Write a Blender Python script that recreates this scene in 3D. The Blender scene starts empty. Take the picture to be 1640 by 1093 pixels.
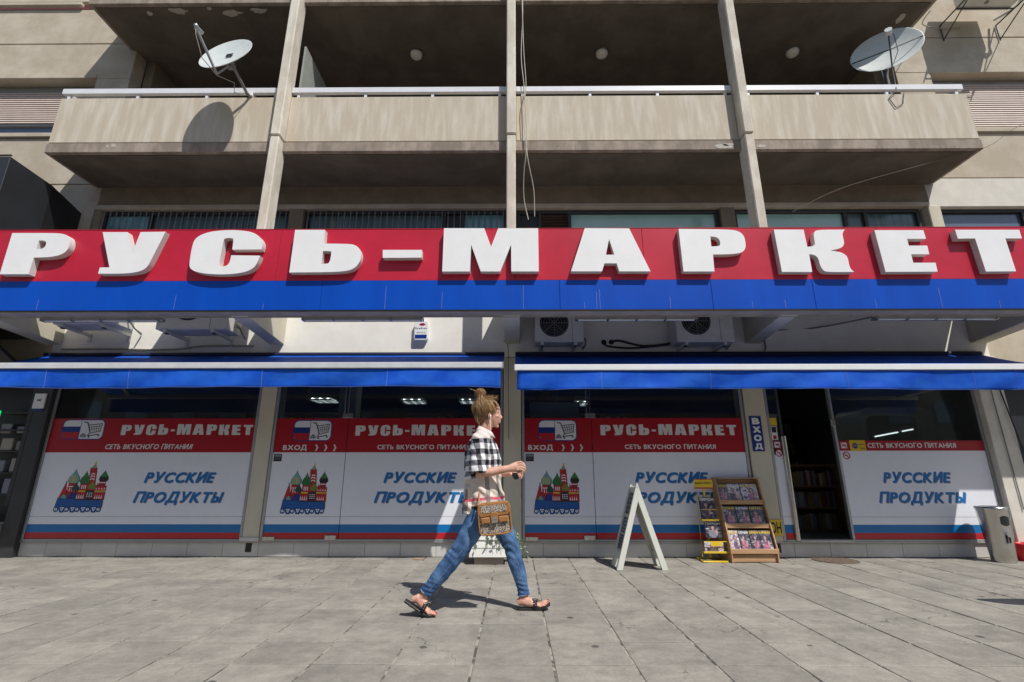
import bpy, bmesh, math, random
from mathutils import Vector, Matrix
R = math.radians
rnd = random.Random(7)
sc = bpy.context.scene
C = sc.collection

# ---------------------------------------------------------------- camera, sky, sun, exposure
cam_d = bpy.data.cameras.new('camera'); cam = bpy.data.objects.new('camera', cam_d); C.objects.link(cam)
cam.location = (0, 0, 1.04)
cam.rotation_euler = (R(90 + 15.43), 0, R(0.4))
cam_d.sensor_width = 36.0
cam_d.lens = 36.0 * 775 / 1640
cam_d.clip_start = 0.05; cam_d.clip_end = 600
sc.camera = cam
SUN = Vector((0.79, -1.0, 1.76)).normalized()
w = bpy.data.worlds.new('World'); sc.world = w; w.use_nodes = True
wn = w.node_tree.nodes; wl = w.node_tree.links
sky = wn.new('ShaderNodeTexSky'); sky.sky_type = 'NISHITA'; sky.sun_disc = False
sky.sun_elevation = math.asin(SUN.z); sky.sun_rotation = math.atan2(SUN.x, SUN.y)
sky.air_density = 1.0; sky.dust_density = 1.2
wl.new(sky.outputs[0], wn['Background'].inputs[0]); wn['Background'].inputs[1].default_value = 0.07
sd = bpy.data.lights.new('sun', 'SUN'); sd.energy = 3.4; sd.angle = R(0.53); sd.color = (1.0, 0.965, 0.91)
so = bpy.data.objects.new('sun', sd); C.objects.link(so); so.rotation_euler = SUN.to_track_quat('Z', 'Y').to_euler(); so.location = (6, -8, 14)
sc.view_settings.view_transform = 'Standard'; sc.view_settings.look = 'None'
sc.view_settings.gamma = 1; sc.view_settings.use_curve_mapping = False
sc.view_settings.exposure = 0.50

# ---------------------------------------------------------------- materials
MATS = {}
def mat(name, col, rough=.6, metal=0.0, var=.12, scale=6.0, stretch=None, bump=.0, bscale=60.0, spec=.5, col2=None, lo=.4, hi=.62,
        objvar=0.0, cracks=False, coat=0.0, grain=.0, spots=None, emis=None, estr=0.0):
    if name in MATS: return MATS[name]
    m = bpy.data.materials.new(name); m.use_nodes = True; MATS[name] = m
    n = m.node_tree.nodes; l = m.node_tree.links
    b = n['Principled BSDF']
    b.inputs['Roughness'].default_value = rough; b.inputs['Metallic'].default_value = metal
    b.inputs['Specular IOR Level'].default_value = spec
    if coat: b.inputs['Coat Weight'].default_value = coat; b.inputs['Coat Roughness'].default_value = .08
    if emis:
        b.inputs['Emission Color'].default_value = (*emis, 1); b.inputs['Emission Strength'].default_value = estr
    c = (*col, 1); d = (*(col2 or tuple(x * (1 - var) for x in col)), 1)
    geo = n.new('ShaderNodeNewGeometry'); src = geo.outputs['Position']
    mp = n.new('ShaderNodeMapping'); l.new(src, mp.inputs[0])
    if stretch: mp.inputs['Scale'].default_value = stretch
    nz = n.new('ShaderNodeTexNoise'); nz.inputs['Scale'].default_value = scale; nz.inputs['Detail'].default_value = 6; nz.inputs['Roughness'].default_value = .62
    l.new(mp.outputs[0], nz.inputs['Vector'])
    mr = n.new('ShaderNodeMapRange'); mr.inputs[1].default_value = lo; mr.inputs[2].default_value = hi; l.new(nz.outputs[0], mr.inputs[0])
    mx = n.new('ShaderNodeMix'); mx.data_type = 'RGBA'; mx.inputs[6].default_value = d; mx.inputs[7].default_value = c
    l.new(mr.outputs[0], mx.inputs[0]); out = mx.outputs[2]
    def mul(out, fac_socket, a, bb):
        r = n.new('ShaderNodeMapRange'); r.inputs[3].default_value = a; r.inputs[4].default_value = bb; l.new(fac_socket, r.inputs[0])
        h = n.new('ShaderNodeMix'); h.data_type = 'RGBA'; h.blend_type = 'MULTIPLY'; h.inputs[0].default_value = 1
        l.new(out, h.inputs[6]); l.new(r.outputs[0], h.inputs[7]); return h.outputs[2]
    if grain:
        g = n.new('ShaderNodeTexNoise'); g.inputs['Scale'].default_value = 110; g.inputs['Detail'].default_value = 3; l.new(src, g.inputs['Vector'])
        out = mul(out, g.outputs[0], 1 - grain, 1 + grain)
    if objvar:
        oi = n.new('ShaderNodeObjectInfo'); out = mul(out, oi.outputs['Random'], 1 - objvar, 1 + objvar * .6)
    if spots:
        v = n.new('ShaderNodeTexVoronoi'); v.inputs['Scale'].default_value = spots[0]; v.inputs['Randomness'].default_value = 1
        l.new(src, v.inputs['Vector'])
        nn = n.new('ShaderNodeTexNoise'); nn.inputs['Scale'].default_value = 40; l.new(src, nn.inputs['Vector'])
        ad = n.new('ShaderNodeMath'); ad.operation = 'MULTIPLY_ADD'; ad.inputs[1].default_value = .05; l.new(nn.outputs[0], ad.inputs[0]); l.new(v.outputs['Distance'], ad.inputs[2])
        sr = n.new('ShaderNodeMapRange'); sr.inputs[1].default_value = spots[1]; sr.inputs[2].default_value = spots[1] + .02; sr.inputs[3].default_value = spots[2]; sr.inputs[4].default_value = 1
        l.new(ad.outputs[0], sr.inputs[0])
        h = n.new('ShaderNodeMix'); h.data_type = 'RGBA'; h.blend_type = 'MULTIPLY'; h.inputs[0].default_value = 1
        l.new(out, h.inputs[6]); l.new(sr.outputs[0], h.inputs[7]); out = h.outputs[2]
    if cracks:
        nv = n.new('ShaderNodeTexNoise'); nv.inputs['Scale'].default_value = 5; nv.inputs['Detail'].default_value = 4; l.new(src, nv.inputs['Vector'])
        vs_ = n.new('ShaderNodeVectorMath'); vs_.operation = 'SCALE'; vs_.inputs[3].default_value = .35; l.new(nv.outputs['Color'], vs_.inputs[0])
        vz = n.new('ShaderNodeVectorMath'); vz.operation = 'ADD'; l.new(src, vz.inputs[0]); l.new(vs_.outputs[0], vz.inputs[1])
        ve = n.new('ShaderNodeTexVoronoi'); ve.feature = 'DISTANCE_TO_EDGE'; ve.inputs['Scale'].default_value = .95; l.new(vz.outputs[0], ve.inputs['Vector'])
        n2 = n.new('ShaderNodeTexNoise'); n2.inputs['Scale'].default_value = 1.1; l.new(src, n2.inputs['Vector'])
        gt = n.new('ShaderNodeMapRange'); gt.inputs[1].default_value = .52; gt.inputs[2].default_value = .6; gt.inputs[3].default_value = 0; gt.inputs[4].default_value = .0055; l.new(n2.outputs[0], gt.inputs[0])
        lt = n.new('ShaderNodeMath'); lt.operation = 'LESS_THAN'; l.new(ve.outputs['Distance'], lt.inputs[0]); l.new(gt.outputs[0], lt.inputs[1])
        out = mul(out, lt.outputs[0], 1, .55)
        n3 = n.new('ShaderNodeTexNoise'); n3.inputs['Scale'].default_value = 13; n3.inputs['Detail'].default_value = 8; n3.inputs['Roughness'].default_value = .75; l.new(src, n3.inputs['Vector'])
        m3 = n.new('ShaderNodeMapRange'); m3.inputs[1].default_value = .35; m3.inputs[2].default_value = .65; l.new(n3.outputs[0], m3.inputs[0]); out = mul(out, m3.outputs[0], .84, 1.12)
    l.new(out, b.inputs['Base Color'])
    if bump:
        bn = n.new('ShaderNodeTexNoise'); bn.inputs['Scale'].default_value = bscale; bn.inputs['Detail'].default_value = 5; l.new(mp.outputs[0] if stretch else src, bn.inputs['Vector'])
        bp = n.new('ShaderNodeBump'); bp.inputs['Strength'].default_value = bump; bp.inputs['Distance'].default_value = .01
        l.new(bn.outputs[0], bp.inputs['Height']); l.new(bp.outputs[0], b.inputs['Normal'])
    return m

def glass_mat(name, tint=(.9, .95, .93), refl=.05, dirt=.03):
    m = bpy.data.materials.new(name); m.use_nodes = True; MATS[name] = m
    n = m.node_tree.nodes; l = m.node_tree.links; n.clear()
    o = n.new('ShaderNodeOutputMaterial'); t = n.new('ShaderNodeBsdfTransparent'); t.inputs[0].default_value = (*tint, 1)
    g = n.new('ShaderNodeBsdfGlossy'); g.inputs['Roughness'].default_value = .02
    f = n.new('ShaderNodeFresnel'); f.inputs[0].default_value = 1.5
    mr = n.new('ShaderNodeMath'); mr.operation = 'ADD'; mr.inputs[1].default_value = refl - .04; mr.use_clamp = True
    l.new(f.outputs[0], mr.inputs[0])
    x = n.new('ShaderNodeMixShader'); l.new(mr.outputs[0], x.inputs[0]); l.new(t.outputs[0], x.inputs[1]); l.new(g.outputs[0], x.inputs[2])
    d = n.new('ShaderNodeBsdfDiffuse'); d.inputs[0].default_value = (.5, .5, .48, 1)
    nz = n.new('ShaderNodeTexNoise'); nz.inputs['Scale'].default_value = 2.2; nz.inputs['Detail'].default_value = 4
    gm = n.new('ShaderNodeNewGeometry'); l.new(gm.outputs['Position'], nz.inputs['Vector'])
    dm = n.new('ShaderNodeMath'); dm.operation = 'MULTIPLY'; dm.inputs[1].default_value = dirt; l.new(nz.outputs[0], dm.inputs[0])
    y = n.new('ShaderNodeMixShader'); l.new(dm.outputs[0], y.inputs[0]); l.new(x.outputs[0], y.inputs[1]); l.new(d.outputs[0], y.inputs[2])
    l.new(y.outputs[0], o.inputs[0]); return m

PAVE = mat('paving_concrete', (.300, .280, .244), .8, var=.28, scale=3.1, bump=.4, bscale=45, objvar=.13, grain=.22, spots=(2.7, .082, .38), spec=.3, lo=.33, hi=.62, cracks=True)
JOINT = mat('joint_dirt', (.33, .31, .265), .95, var=.72, scale=7, bump=.5, spec=.1, lo=.42, hi=.55)
ASPH = mat('asphalt', (.055, .055, .056), .9, var=.2, scale=4, grain=.3)
CONC = mat('facade_concrete', (.52, .46, .37), .85, col2=(.43, .37, .285), scale=2.2, bump=.25, bscale=120, grain=.10, spec=.2)
PARA = mat('parapet_render', (.60, .55, .46), .85, col2=(.50, .435, .34), scale=2.6, stretch=(3.2, 2.2, .45), bump=.16, bscale=90, grain=.10, spec=.2, lo=.45, hi=.66)
EDGE = mat('slab_edge_concrete', (.36, .30, .25), .85, col2=(.23, .19, .155), scale=6, stretch=(1, 1, .4), bump=.18, bscale=70, grain=.12, spec=.2)
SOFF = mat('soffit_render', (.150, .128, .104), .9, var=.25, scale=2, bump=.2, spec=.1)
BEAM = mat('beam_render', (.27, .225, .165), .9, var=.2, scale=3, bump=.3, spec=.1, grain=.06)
PIER = mat('pier_concrete', (.68, .64, .55), .85, col2=(.54, .49, .41), scale=5, stretch=(1, 1, .5), bump=.3, bscale=90, grain=.1, spec=.2)
WALLW = mat('painted_wall', (.84, .82, .75), .8, var=.07, scale=2.5, bump=.05, bscale=40, spec=.2)
WALLO = mat('offwhite_band', (.66, .63, .56), .85, var=.1, scale=4, bump=.3, grain=.05, spec=.2)
COLM = mat('column_paint', (.60, .56, .44), .75, var=.10, scale=3, stretch=(1, 1, .4), bump=.15, spec=.3)
DARK = mat('dark_cladding', (.030, .032, .037), .35, var=.2, scale=2, spec=.5)
BLACK = mat('black_plastic', (.015, .015, .017), .45, spec=.5)
FRAMEG = mat('aluminium_frame', (.42, .43, .44), .4, metal=.7, var=.08)
FRAMED = mat('dark_frame', (.045, .045, .048), .45, metal=.2)
STEEL = mat('brushed_steel', (.60, .59, .56), .26, metal=1, var=.12, scale=5, stretch=(9, 9, .6))
RAILM = mat('white_rail_paint', (.72, .73, .76), .35, var=.06)
REDS = mat('red_fascia', (.50, .016, .042), .36, col2=(.43, .012, .032), scale=1.2, spec=.4, bump=.25, bscale=.9)
BLUES = mat('blue_fascia', (.002, .070, .46), .36, col2=(.002, .060, .41), scale=1.0, stretch=(3, 3, .5), spec=.25, bump=.25, bscale=.9)
LETW = mat('letter_white', (.80, .80, .80), .35, var=.04, scale=4)
LETS = mat('letter_side', (.62, .60, .58), .5, var=.08)
TRIM = mat('sign_trim', (.40, .36, .30), .6, var=.2, scale=5)
AWN = mat('awning_fabric', (.006, .068, .46), .7, col2=(.014, .10, .50), scale=3.2, stretch=(1, 1, 1.5), bump=.5, bscale=6, spec=.12)
SEAM = mat('awning_seam', (.16, .24, .62), .7)
BARW = mat('awning_bar', (.74, .75, .76), .3, var=.05)
PRED = mat('print_red', (.37, .004, .014), .32, var=.06, coat=.15)
PWHT = mat('print_white', (.76, .78, .84), .30, var=.03, coat=.2)
PBLU = mat('print_blue', (.0, .155, .43), .32, var=.05, coat=.15)
PRD2 = mat('print_red_stripe', (.46, .014, .022), .32, var=.05, coat=.15)
PTXT = mat('print_text_white', (.70, .70, .70), .35, var=.04)
PNVY = mat('print_navy', (.002, .032, .23), .35)
PSHD = mat('print_grey', (.22, .23, .28), .4)
PYEL = mat('print_yellow', (.70, .50, .02), .4)
PGRN = mat('print_green', (.03, .20, .05), .4)
PDGN = mat('print_dark_green', (.01, .06, .045), .4)
PTEA = mat('print_teal', (.12, .34, .33), .4)
POLV = mat('print_olive', (.22, .20, .03), .4)
PBLK = mat('print_black', (.015, .012, .015), .4)
PPNK = mat('print_pink', (.62, .22, .30), .4)
PSKN = mat('print_skin', (.55, .33, .24), .4)
PPUR = mat('print_purple', (.17, .10, .19), .35, col2=(.05, .04, .07), scale=38)
MAGD = mat('print_dark_photo', (.13, .12, .15), .3, col2=(.018, .018, .028), scale=30, lo=.45, hi=.6, coat=.3)
MAGP = mat('print_pink_photo', (.55, .16, .24), .3, col2=(.16, .09, .17), scale=34, lo=.42, hi=.58, coat=.3)
MAGL = mat('print_light_photo', (.62, .60, .62), .3, col2=(.24, .14, .24), scale=42, lo=.42, hi=.56, coat=.3)
PLIN = mat('plinth_tile_glaze', (.56, .55, .52), .35, var=.1, scale=3, objvar=.06)
WOOD = mat('pale_wood', (.50, .31, .17), .5, col2=(.37, .21, .11), scale=3, stretch=(1, 1, 12), spec=.4)
DWOOD = mat('dark_wood', (.12, .065, .035), .5, col2=(.07, .04, .02), scale=4, stretch=(1, 1, 6))
WPAINT = mat('white_paint', (.66, .67, .60), .45, var=.07, scale=6)
YELP = mat('yellow_paint', (.72, .50, .03), .4, var=.08)
ACW = mat('ac_white', (.66, .66, .61), .45, var=.1, scale=3)
GREYM = mat('grey_metal', (.25, .25, .25), .5, metal=.4, var=.15)
RUST = mat('rusty_iron', (.20, .15, .11), .7, metal=.3, var=.4, scale=20)
CABW = mat('pale_cable', (.42, .39, .33), .6)
DISHW = mat('dish_white', (.62, .66, .64), .4, var=.06, scale=9)
SLAT = mat('shutter_slat', (.60, .50, .44), .6, var=.08, objvar=.05)
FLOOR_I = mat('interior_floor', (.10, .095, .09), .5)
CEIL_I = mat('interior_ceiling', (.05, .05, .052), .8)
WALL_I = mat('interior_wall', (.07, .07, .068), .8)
TUBE = mat('lit_tube', (.8, .8, .8), .5, emis=(.92, .97, 1), estr=7.0)
TUBEOFF = mat('tube_glass', (.72, .74, .74), .25)
NEON = mat('green_neon', (.0, .4, .1), .5, emis=(.0, 1, .25), estr=.7)
LAMPG = mat('lamp_opal', (.80, .77, .70), .4, var=.05)
REDPL = mat('red_plastic', (.55, .012, .02), .35)
TERRA = mat('planter_foot', (.33, .27, .21), .8)
PLANTW = mat('planter_white', (.74, .73, .70), .45, var=.06)
LEAF = mat('leaf', (.10, .19, .045), .5, col2=(.20, .26, .06), scale=30)
LEAFP = mat('pale_leaf', (.30, .36, .24), .5, col2=(.16, .26, .12), scale=25)
FLAKE = mat('bare_plaster', (.50, .47, .41), .9, var=.2, scale=20)
TEAL = mat('teal_window_glass', (.14, .28, .28), .06, var=.12, scale=3, spec=.8)
BLGL = mat('blue_window_glass', (.10, .14, .20), .05, var=.2, scale=.8, spec=.9)
CURT = mat('curtain', (.16, .18, .24), .9, var=.4, scale=8, stretch=(4, 4, .3))
GLASS = glass_mat('shop_glass')
DIRTY = mat('drip_stain', (.10, .09, .08), .9)

# ---------------------------------------------------------------- builders
def rootloc(o):
    while o.parent: o = o.parent
    return Vector(o.location)
def empty(name, loc, label, cat, group=None, kind=None):
    o = bpy.data.objects.new(name, None); C.objects.link(o); o.location = loc; o.empty_display_size = .1
    o['label'] = label; o['category'] = cat
    if group: o['group'] = group
    if kind: o['kind'] = kind
    return o
class MB:
    def __init__(s): s.v = []; s.f = []; s.m = []; s.mi = 0; s.sm = []
    def add(s, vs, fs, smooth=False):
        b = len(s.v); s.v += [tuple(x) for x in vs]
        for f in fs: s.f.append(tuple(b + i for i in f)); s.m.append(s.mi); s.sm.append(smooth)
    def box(s, x0, x1, y0, y1, z0, z1):
        s.add([(x0,y0,z0),(x1,y0,z0),(x1,y1,z0),(x0,y1,z0),(x0,y0,z1),(x1,y0,z1),(x1,y1,z1),(x0,y1,z1)],
              [(0,3,2,1),(4,5,6,7),(0,1,5,4),(1,2,6,5),(2,3,7,6),(3,0,4,7)]); return s
    def hexa(s, p):   # 8 points ordered like box
        s.add(p, [(0,3,2,1),(4,5,6,7),(0,1,5,4),(1,2,6,5),(2,3,7,6),(3,0,4,7)]); return s
    def tube(s, pts, r, n=8, cap=True, smooth=True):
        P = [Vector(p) for p in pts]; k = len(P); rs = r if isinstance(r, (list, tuple)) else [r] * k
        vs = []; pn = None
        for i in range(k):
            t = (P[min(i+1, k-1)] - P[max(i-1, 0)])
            t = t.normalized() if t.length > 1e-9 else Vector((0,0,1))
            if pn is None:
                a = Vector((0,0,1)) if abs(t.z) < .9 else Vector((1,0,0)); u = t.cross(a).normalized()
            else: u = (pn - t * pn.dot(t)); u = u.normalized() if u.length > 1e-6 else t.orthogonal().normalized()
            pn = u; v = t.cross(u)
            for j in range(n):
                q = 2*math.pi*j/n; vs.append(P[i] + (u*math.cos(q) + v*math.sin(q)) * rs[i])
        fs = [(i*n+j, i*n+(j+1)%n, (i+1)*n+(j+1)%n, (i+1)*n+j) for i in range(k-1) for j in range(n)]
        s.add(vs, fs, smooth)
        if cap: s.add(vs[:n], [tuple(range(n))[::-1]]); s.add(vs[-n:], [tuple(range(n))])
        return s
    def cyl(s, a, b, r, n=24, r2=None): return s.tube([a, b], [r, r2 if r2 is not None else r], n)
    def loft(s, rings, cap=True, smooth=True):
        n = len(rings[0]); vs = [p for r in rings for p in r]
        s.add(vs, [(i*n+j, i*n+(j+1)%n, (i+1)*n+(j+1)%n, (i+1)*n+j) for i in range(len(rings)-1) for j in range(n)], smooth)
        if cap: s.add(rings[0], [tuple(range(n))[::-1]], smooth); s.add(rings[-1], [tuple(range(n))], smooth)
        return s
    def ell(s, c, r, n=20, m=12, rot=None):
        c = Vector(c); rings = []
        for i in range(m+1):
            a = math.pi * (i + .001) / (m + .002) - math.pi/2
            ring = []
            for j in range(n):
                q = 2*math.pi*j/n; p = Vector((r[0]*math.cos(a)*math.cos(q), r[1]*math.cos(a)*math.sin(q), r[2]*math.sin(a)))
                if rot: p = rot @ p
                ring.append(c + p)
            rings.append(ring)
        return s.loft(rings)
    def prism(s, pts, y0, y1):   # polygon in XZ, extruded along Y (convex or simple)
        n = len(pts); s.add([(p[0], y0, p[1]) for p in pts] + [(p[0], y1, p[1]) for p in pts],
            [tuple(range(n)), tuple(range(2*n-1, n-1, -1))] + [(i, n+i, n+(i+1)%n, (i+1)%n) for i in range(n)]); return s
    def prismx(s, pts, x0, x1):  # polygon in YZ, extruded along X
        n = len(pts); s.add([(x0, p[0], p[1]) for p in pts] + [(x1, p[0], p[1]) for p in pts],
            [tuple(range(n)), tuple(range(2*n-1, n-1, -1))] + [(i, n+i, n+(i+1)%n, (i+1)%n) for i in range(n)]); return s
    def use(s, i): s.mi = i; return s
    def build(s, name, mats, parent=None, bevel=0, label=None, world=False, kind=None):
        me = bpy.data.meshes.new(name); off = Vector((0,0,0)) if (parent is None or world) else rootloc(parent)
        me.from_pydata([Vector(p) - off for p in s.v], [], s.f)
        for m in (mats if isinstance(mats, list) else [mats]): me.materials.append(m)
        for p, mi, sm in zip(me.polygons, s.m, s.sm): p.material_index = mi; p.use_smooth = sm
        bm = bmesh.new(); bm.from_mesh(me); bmesh.ops.recalc_face_normals(bm, faces=bm.faces)
        if bevel: bmesh.ops.bevel(bm, geom=bm.edges[:] , offset=bevel, segments=1, affect='EDGES', clamp_overlap=True)
        bm.to_mesh(me); bm.free()
        o = bpy.data.objects.new(name, me); C.objects.link(o)
        if parent: o.parent = parent
        if label: o['label'] = label
        if kind: o['kind'] = kind
        return o
def tag(o, label, cat, group=None):
    o['label'] = label; o['category'] = cat
    if group: o['group'] = group
    return o
def bx(name, m, parent, *a, bevel=0, label=None): return MB().box(*a).build(name, m, parent, bevel, label)
def inst(src, parent, loc, name=None, rot=None):
    o = src.copy(); C.objects.link(o); o.parent = parent; o.location = loc
    if rot: o.rotation_euler = rot
    return o
def copy_tree(o, parent=None):
    c = o.copy(); C.objects.link(c); c.parent = parent
    for ch in list(o.children): copy_tree(ch, c)
    return c
def recentre(o):   # put a thing that is one mesh at its own base
    me = o.data; xs = [v.co for v in me.vertices]
    c = Vector((sum(v.x for v in xs)/len(xs), sum(v.y for v in xs)/len(xs), min(v.z for v in xs)))
    me.transform(Matrix.Translation(-c)); o.location = c; return o
def curve_mesh(cu, x=0):
    o = bpy.data.objects.new('tmp', cu); C.objects.link(o); bpy.context.view_layer.update()
    dg = bpy.context.evaluated_depsgraph_get(); me = bpy.data.meshes.new_from_object(o.evaluated_get(dg))
    bpy.data.objects.remove(o); bpy.data.curves.remove(cu); return me
LOOK = dict(zip('РСЕОТКАНВХМ', 'PCEOTKAHBXM')); CH = {}
def char_geo(ch):
    if ch in CH: return CH[ch]
    src = {'Ь': 'P', 'Ы': 'P', 'Я': 'R'}.get(ch, LOOK.get(ch, ch))
    cu = bpy.data.curves.new('txt', 'FONT'); cu.body = src; cu.size = 1; cu.extrude = .5; cu.resolution_u = 3
    me = curve_mesh(cu); V = [tuple(v.co) for v in me.vertices]; F = [tuple(p.vertices) for p in me.polygons]; bpy.data.meshes.remove(me)
    if ch in 'ЬЫ':
        h = max(v[1] for v in V); V = [(x, h-y, z) for x, y, z in V]
    if ch == 'Я': V = [(-x, y, z) for x, y, z in V]
    x0 = min(v[0] for v in V); V = [(x-x0, y, z) for x, y, z in V]; w = max(v[0] for v in V)
    if ch == 'Ы':
        _, F2, w2, V2 = char_geo('I'); k = len(V); V = V + [(x + w + .07, y, z) for x, y, z in V2]; F = F + [tuple(k+i for i in f) for f in F2]; w = w + .07 + w2
    CH[ch] = (ch, F, w, V); return CH[ch]
def text_geo(body, x0, x1, z0, z1, y, depth=.002, bold=.0, shear=0.0):
    V, F, x = [], [], 0
    for ch in body:
        if ch == ' ': x += .19; continue
        _, f, w_, v = char_geo(ch); k = len(V); V += [(px + x + shear*py, py, pz) for px, py, pz in v]; F += [tuple(k+i for i in q) for q in f]
        x += w_ + .085 + 2*bold
    if not V: return [], []
    a, b = min(v[0] for v in V), max(v[0] for v in V); c, d = min(v[1] for v in V), max(v[1] for v in V)
    VV, FF = [], []
    for k, (ox, oz) in enumerate([(0, 0)] if not bold else [(0, 0), (1, 0), (-1, 0), (0, 1), (0, -1), (1, 1), (-1, -1), (1, -1), (-1, 1)]):
        base = len(VV); dd = depth*(1 - .07*k)
        VV += [(x0 + (v[0] + ox*bold - a + bold)/(b-a+2*bold)*(x1-x0), y - (dd if v[2] > 0 else 0), z0 + (v[1] + oz*bold - c + bold)/(d-c+2*bold)*(z1-z0)) for v in V]
        FF += [tuple(base + i for i in f) for f in F]
    return VV, FF
def rounded(c):
    for it in range(2):
        o = []; n = len(c)
        for i in range(n):
            a, p, b = Vector(c[i-1]), Vector(c[i]), Vector(c[(i+1) % n]); u, v = p-a, b-p
            ang = abs(math.atan2(u.x*v.y-u.y*v.x, u.dot(v)))
            if .02 < ang < .80: o += [tuple(p - u*.24), tuple(p + v*.24)]
            else: o.append(tuple(p))
        c = o
    return c
def glyph_geo(conts, y, depth):
    conts = [rounded(c) for c in conts]
    cu = bpy.data.curves.new('g', 'CURVE'); cu.dimensions = '2D'; cu.fill_mode = 'BOTH'; cu.extrude = .5
    for c in conts:
        sp = cu.splines.new('POLY'); sp.points.add(len(c)-1); sp.use_cyclic_u = True
        for p, q in zip(sp.points, c): p.co = (q[0], q[1], 0, 1)
    me = curve_mesh(cu)
    V = [(v.co.x, y - (depth if v.co.z > 0 else 0), v.co.y) for v in me.vertices]; F = [tuple(p.vertices) for p in me.polygons]
    bpy.data.meshes.remove(me); return V, F
GL = {'P1': [[[-6.387,3.998],[-5.861,3.996],[-5.756,3.988],[-5.678,3.966],[-5.64,3.928],[-5.616,3.86],[-5.615,3.785],[-5.647,3.723],[-5.723,3.682],[-5.834,3.662],[-6.022,3.657],[-6.028,3.433],[-6.388,3.434]],[[-6.019,3.893],[-5.958,3.893],[-5.928,3.88],[-5.916,3.856],[-5.915,3.821],[-5.928,3.793],[-5.96,3.774],[-6.021,3.773]]],
'U': [[[-5.233,4.006],[-4.917,4.005],[-4.793,3.723],[-4.751,4.005],[-4.432,4.01],[-4.551,3.574],[-4.571,3.528],[-4.599,3.495],[-4.658,3.466],[-4.753,3.445],[-4.893,3.436],[-5.161,3.438],[-5.16,3.519],[-5.04,3.522]]],
'S': [[[-3.544,3.758],[-3.549,3.876],[-3.557,3.908],[-3.583,3.919],[-3.641,3.918],[-3.668,3.905],[-3.676,3.869],[-3.678,3.564],[-3.666,3.536],[-3.62,3.53],[-3.581,3.539],[-3.561,3.564],[-3.548,3.602],[-3.546,3.68],[-3.183,3.674],[-3.201,3.586],[-3.234,3.516],[-3.298,3.468],[-3.423,3.435],[-3.605,3.421],[-3.819,3.431],[-3.952,3.461],[-4.014,3.491],[-4.046,3.534],[-4.056,3.643],[-4.057,3.815],[-4.043,3.897],[-3.994,3.951],[-3.9,3.997],[-3.759,4.023],[-3.586,4.031],[-3.424,4.019],[-3.304,3.99],[-3.223,3.934],[-3.182,3.875],[-3.17,3.812],[-3.178,3.76]]],
'SOFT': [[[-2.786,4.029],[-2.406,4.028],[-2.4,3.837],[-2.072,3.831],[-1.998,3.811],[-1.939,3.76],[-1.914,3.667],[-1.929,3.582],[-1.979,3.505],[-2.081,3.462],[-2.292,3.449],[-2.79,3.446]],[[-2.403,3.734],[-2.314,3.736],[-2.295,3.722],[-2.297,3.606],[-2.318,3.566],[-2.403,3.557]]],
'DASH': [[[-1.654,3.747],[-1.163,3.745],[-1.162,3.641],[-1.646,3.639]]],
'M': [[[-0.899,4.045],[-0.389,4.043],[-0.3,3.786],[-0.213,4.042],[0.292,4.04],[0.291,3.451],[-0.047,3.452],[-0.05,3.816],[-0.183,3.452],[-0.423,3.453],[-0.55,3.815],[-0.559,3.453],[-0.899,3.454]]],
'A': [[[0.88,4.039],[1.439,4.033],[1.664,3.448],[1.279,3.449],[1.255,3.556],[1.104,3.557],[1.069,3.45],[0.687,3.451]],[[1.178,3.885],[1.234,3.672],[1.128,3.672]]],
'P2': [[[2.061,4.024],[2.691,4.015],[2.81,3.991],[2.871,3.93],[2.878,3.807],[2.859,3.736],[2.803,3.691],[2.665,3.673],[2.454,3.671],[2.447,3.444],[2.068,3.445]],[[2.448,3.918],[2.504,3.916],[2.548,3.892],[2.564,3.842],[2.554,3.796],[2.527,3.783],[2.445,3.78]]],
'K': [[[3.255,4.01],[3.627,4.008],[3.636,3.772],[3.682,3.775],[3.722,3.787],[3.74,3.816],[3.738,3.929],[3.753,3.971],[3.791,4.005],[4.142,4.006],[4.111,3.972],[4.099,3.927],[4.104,3.833],[4.086,3.786],[4.046,3.752],[3.913,3.72],[4.036,3.698],[4.096,3.656],[4.11,3.6],[4.107,3.509],[4.123,3.459],[4.153,3.433],[3.821,3.431],[3.776,3.457],[3.752,3.518],[3.746,3.609],[3.725,3.648],[3.685,3.667],[3.641,3.671],[3.64,3.434],[3.271,3.436]]],
'E': [[[4.511,3.997],[5.12,3.995],[5.127,3.876],[4.892,3.877],[4.893,3.783],[5.121,3.783],[5.12,3.666],[4.896,3.667],[4.898,3.552],[5.171,3.551],[5.167,3.433],[4.535,3.432]]],
'T': [[[5.517,3.999],[6.315,3.996],[6.315,3.877],[6.11,3.878],[6.121,3.435],[5.755,3.433],[5.736,3.879],[5.523,3.877]]]}


# ================================================================ GROUND
ground = MB().box(-250, 250, -250, 250, -.30, -.12).build('ground', ASPH); ground['kind'] = 'structure'
pav = MB().box(-16, 16, -2.4, 6.9, -.11, -.006).build('pavement', JOINT); pav['kind'] = 'structure'
kerb = bx('kerb', PIER, pav, -16, 16, -2.56, -2.405, -.119, .004, bevel=.012)
PX0, PW, PY0, PD = -.247, .461, 3.14, .3875
def slab_mesh(i, q=None):
    b = MB(); j = lambda a: rnd.uniform(-a, a)
    w, d = PW/2 - .0072, PD/2 - .0050
    c = [(-w+j(.002), -d+j(.0015)), (w+j(.002), -d+j(.0015)), (w+j(.002), d+j(.0015)), (-w+j(.002), d+j(.0015))]
    b.hexa([(x, y, -.035) for x, y in c] + [(x, y, 0) for x, y in c])
    return b.build('paving_slab', PAVE, bevel=.003)
protos = [slab_mesh(i) for i in range(8)]
cells = []
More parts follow.
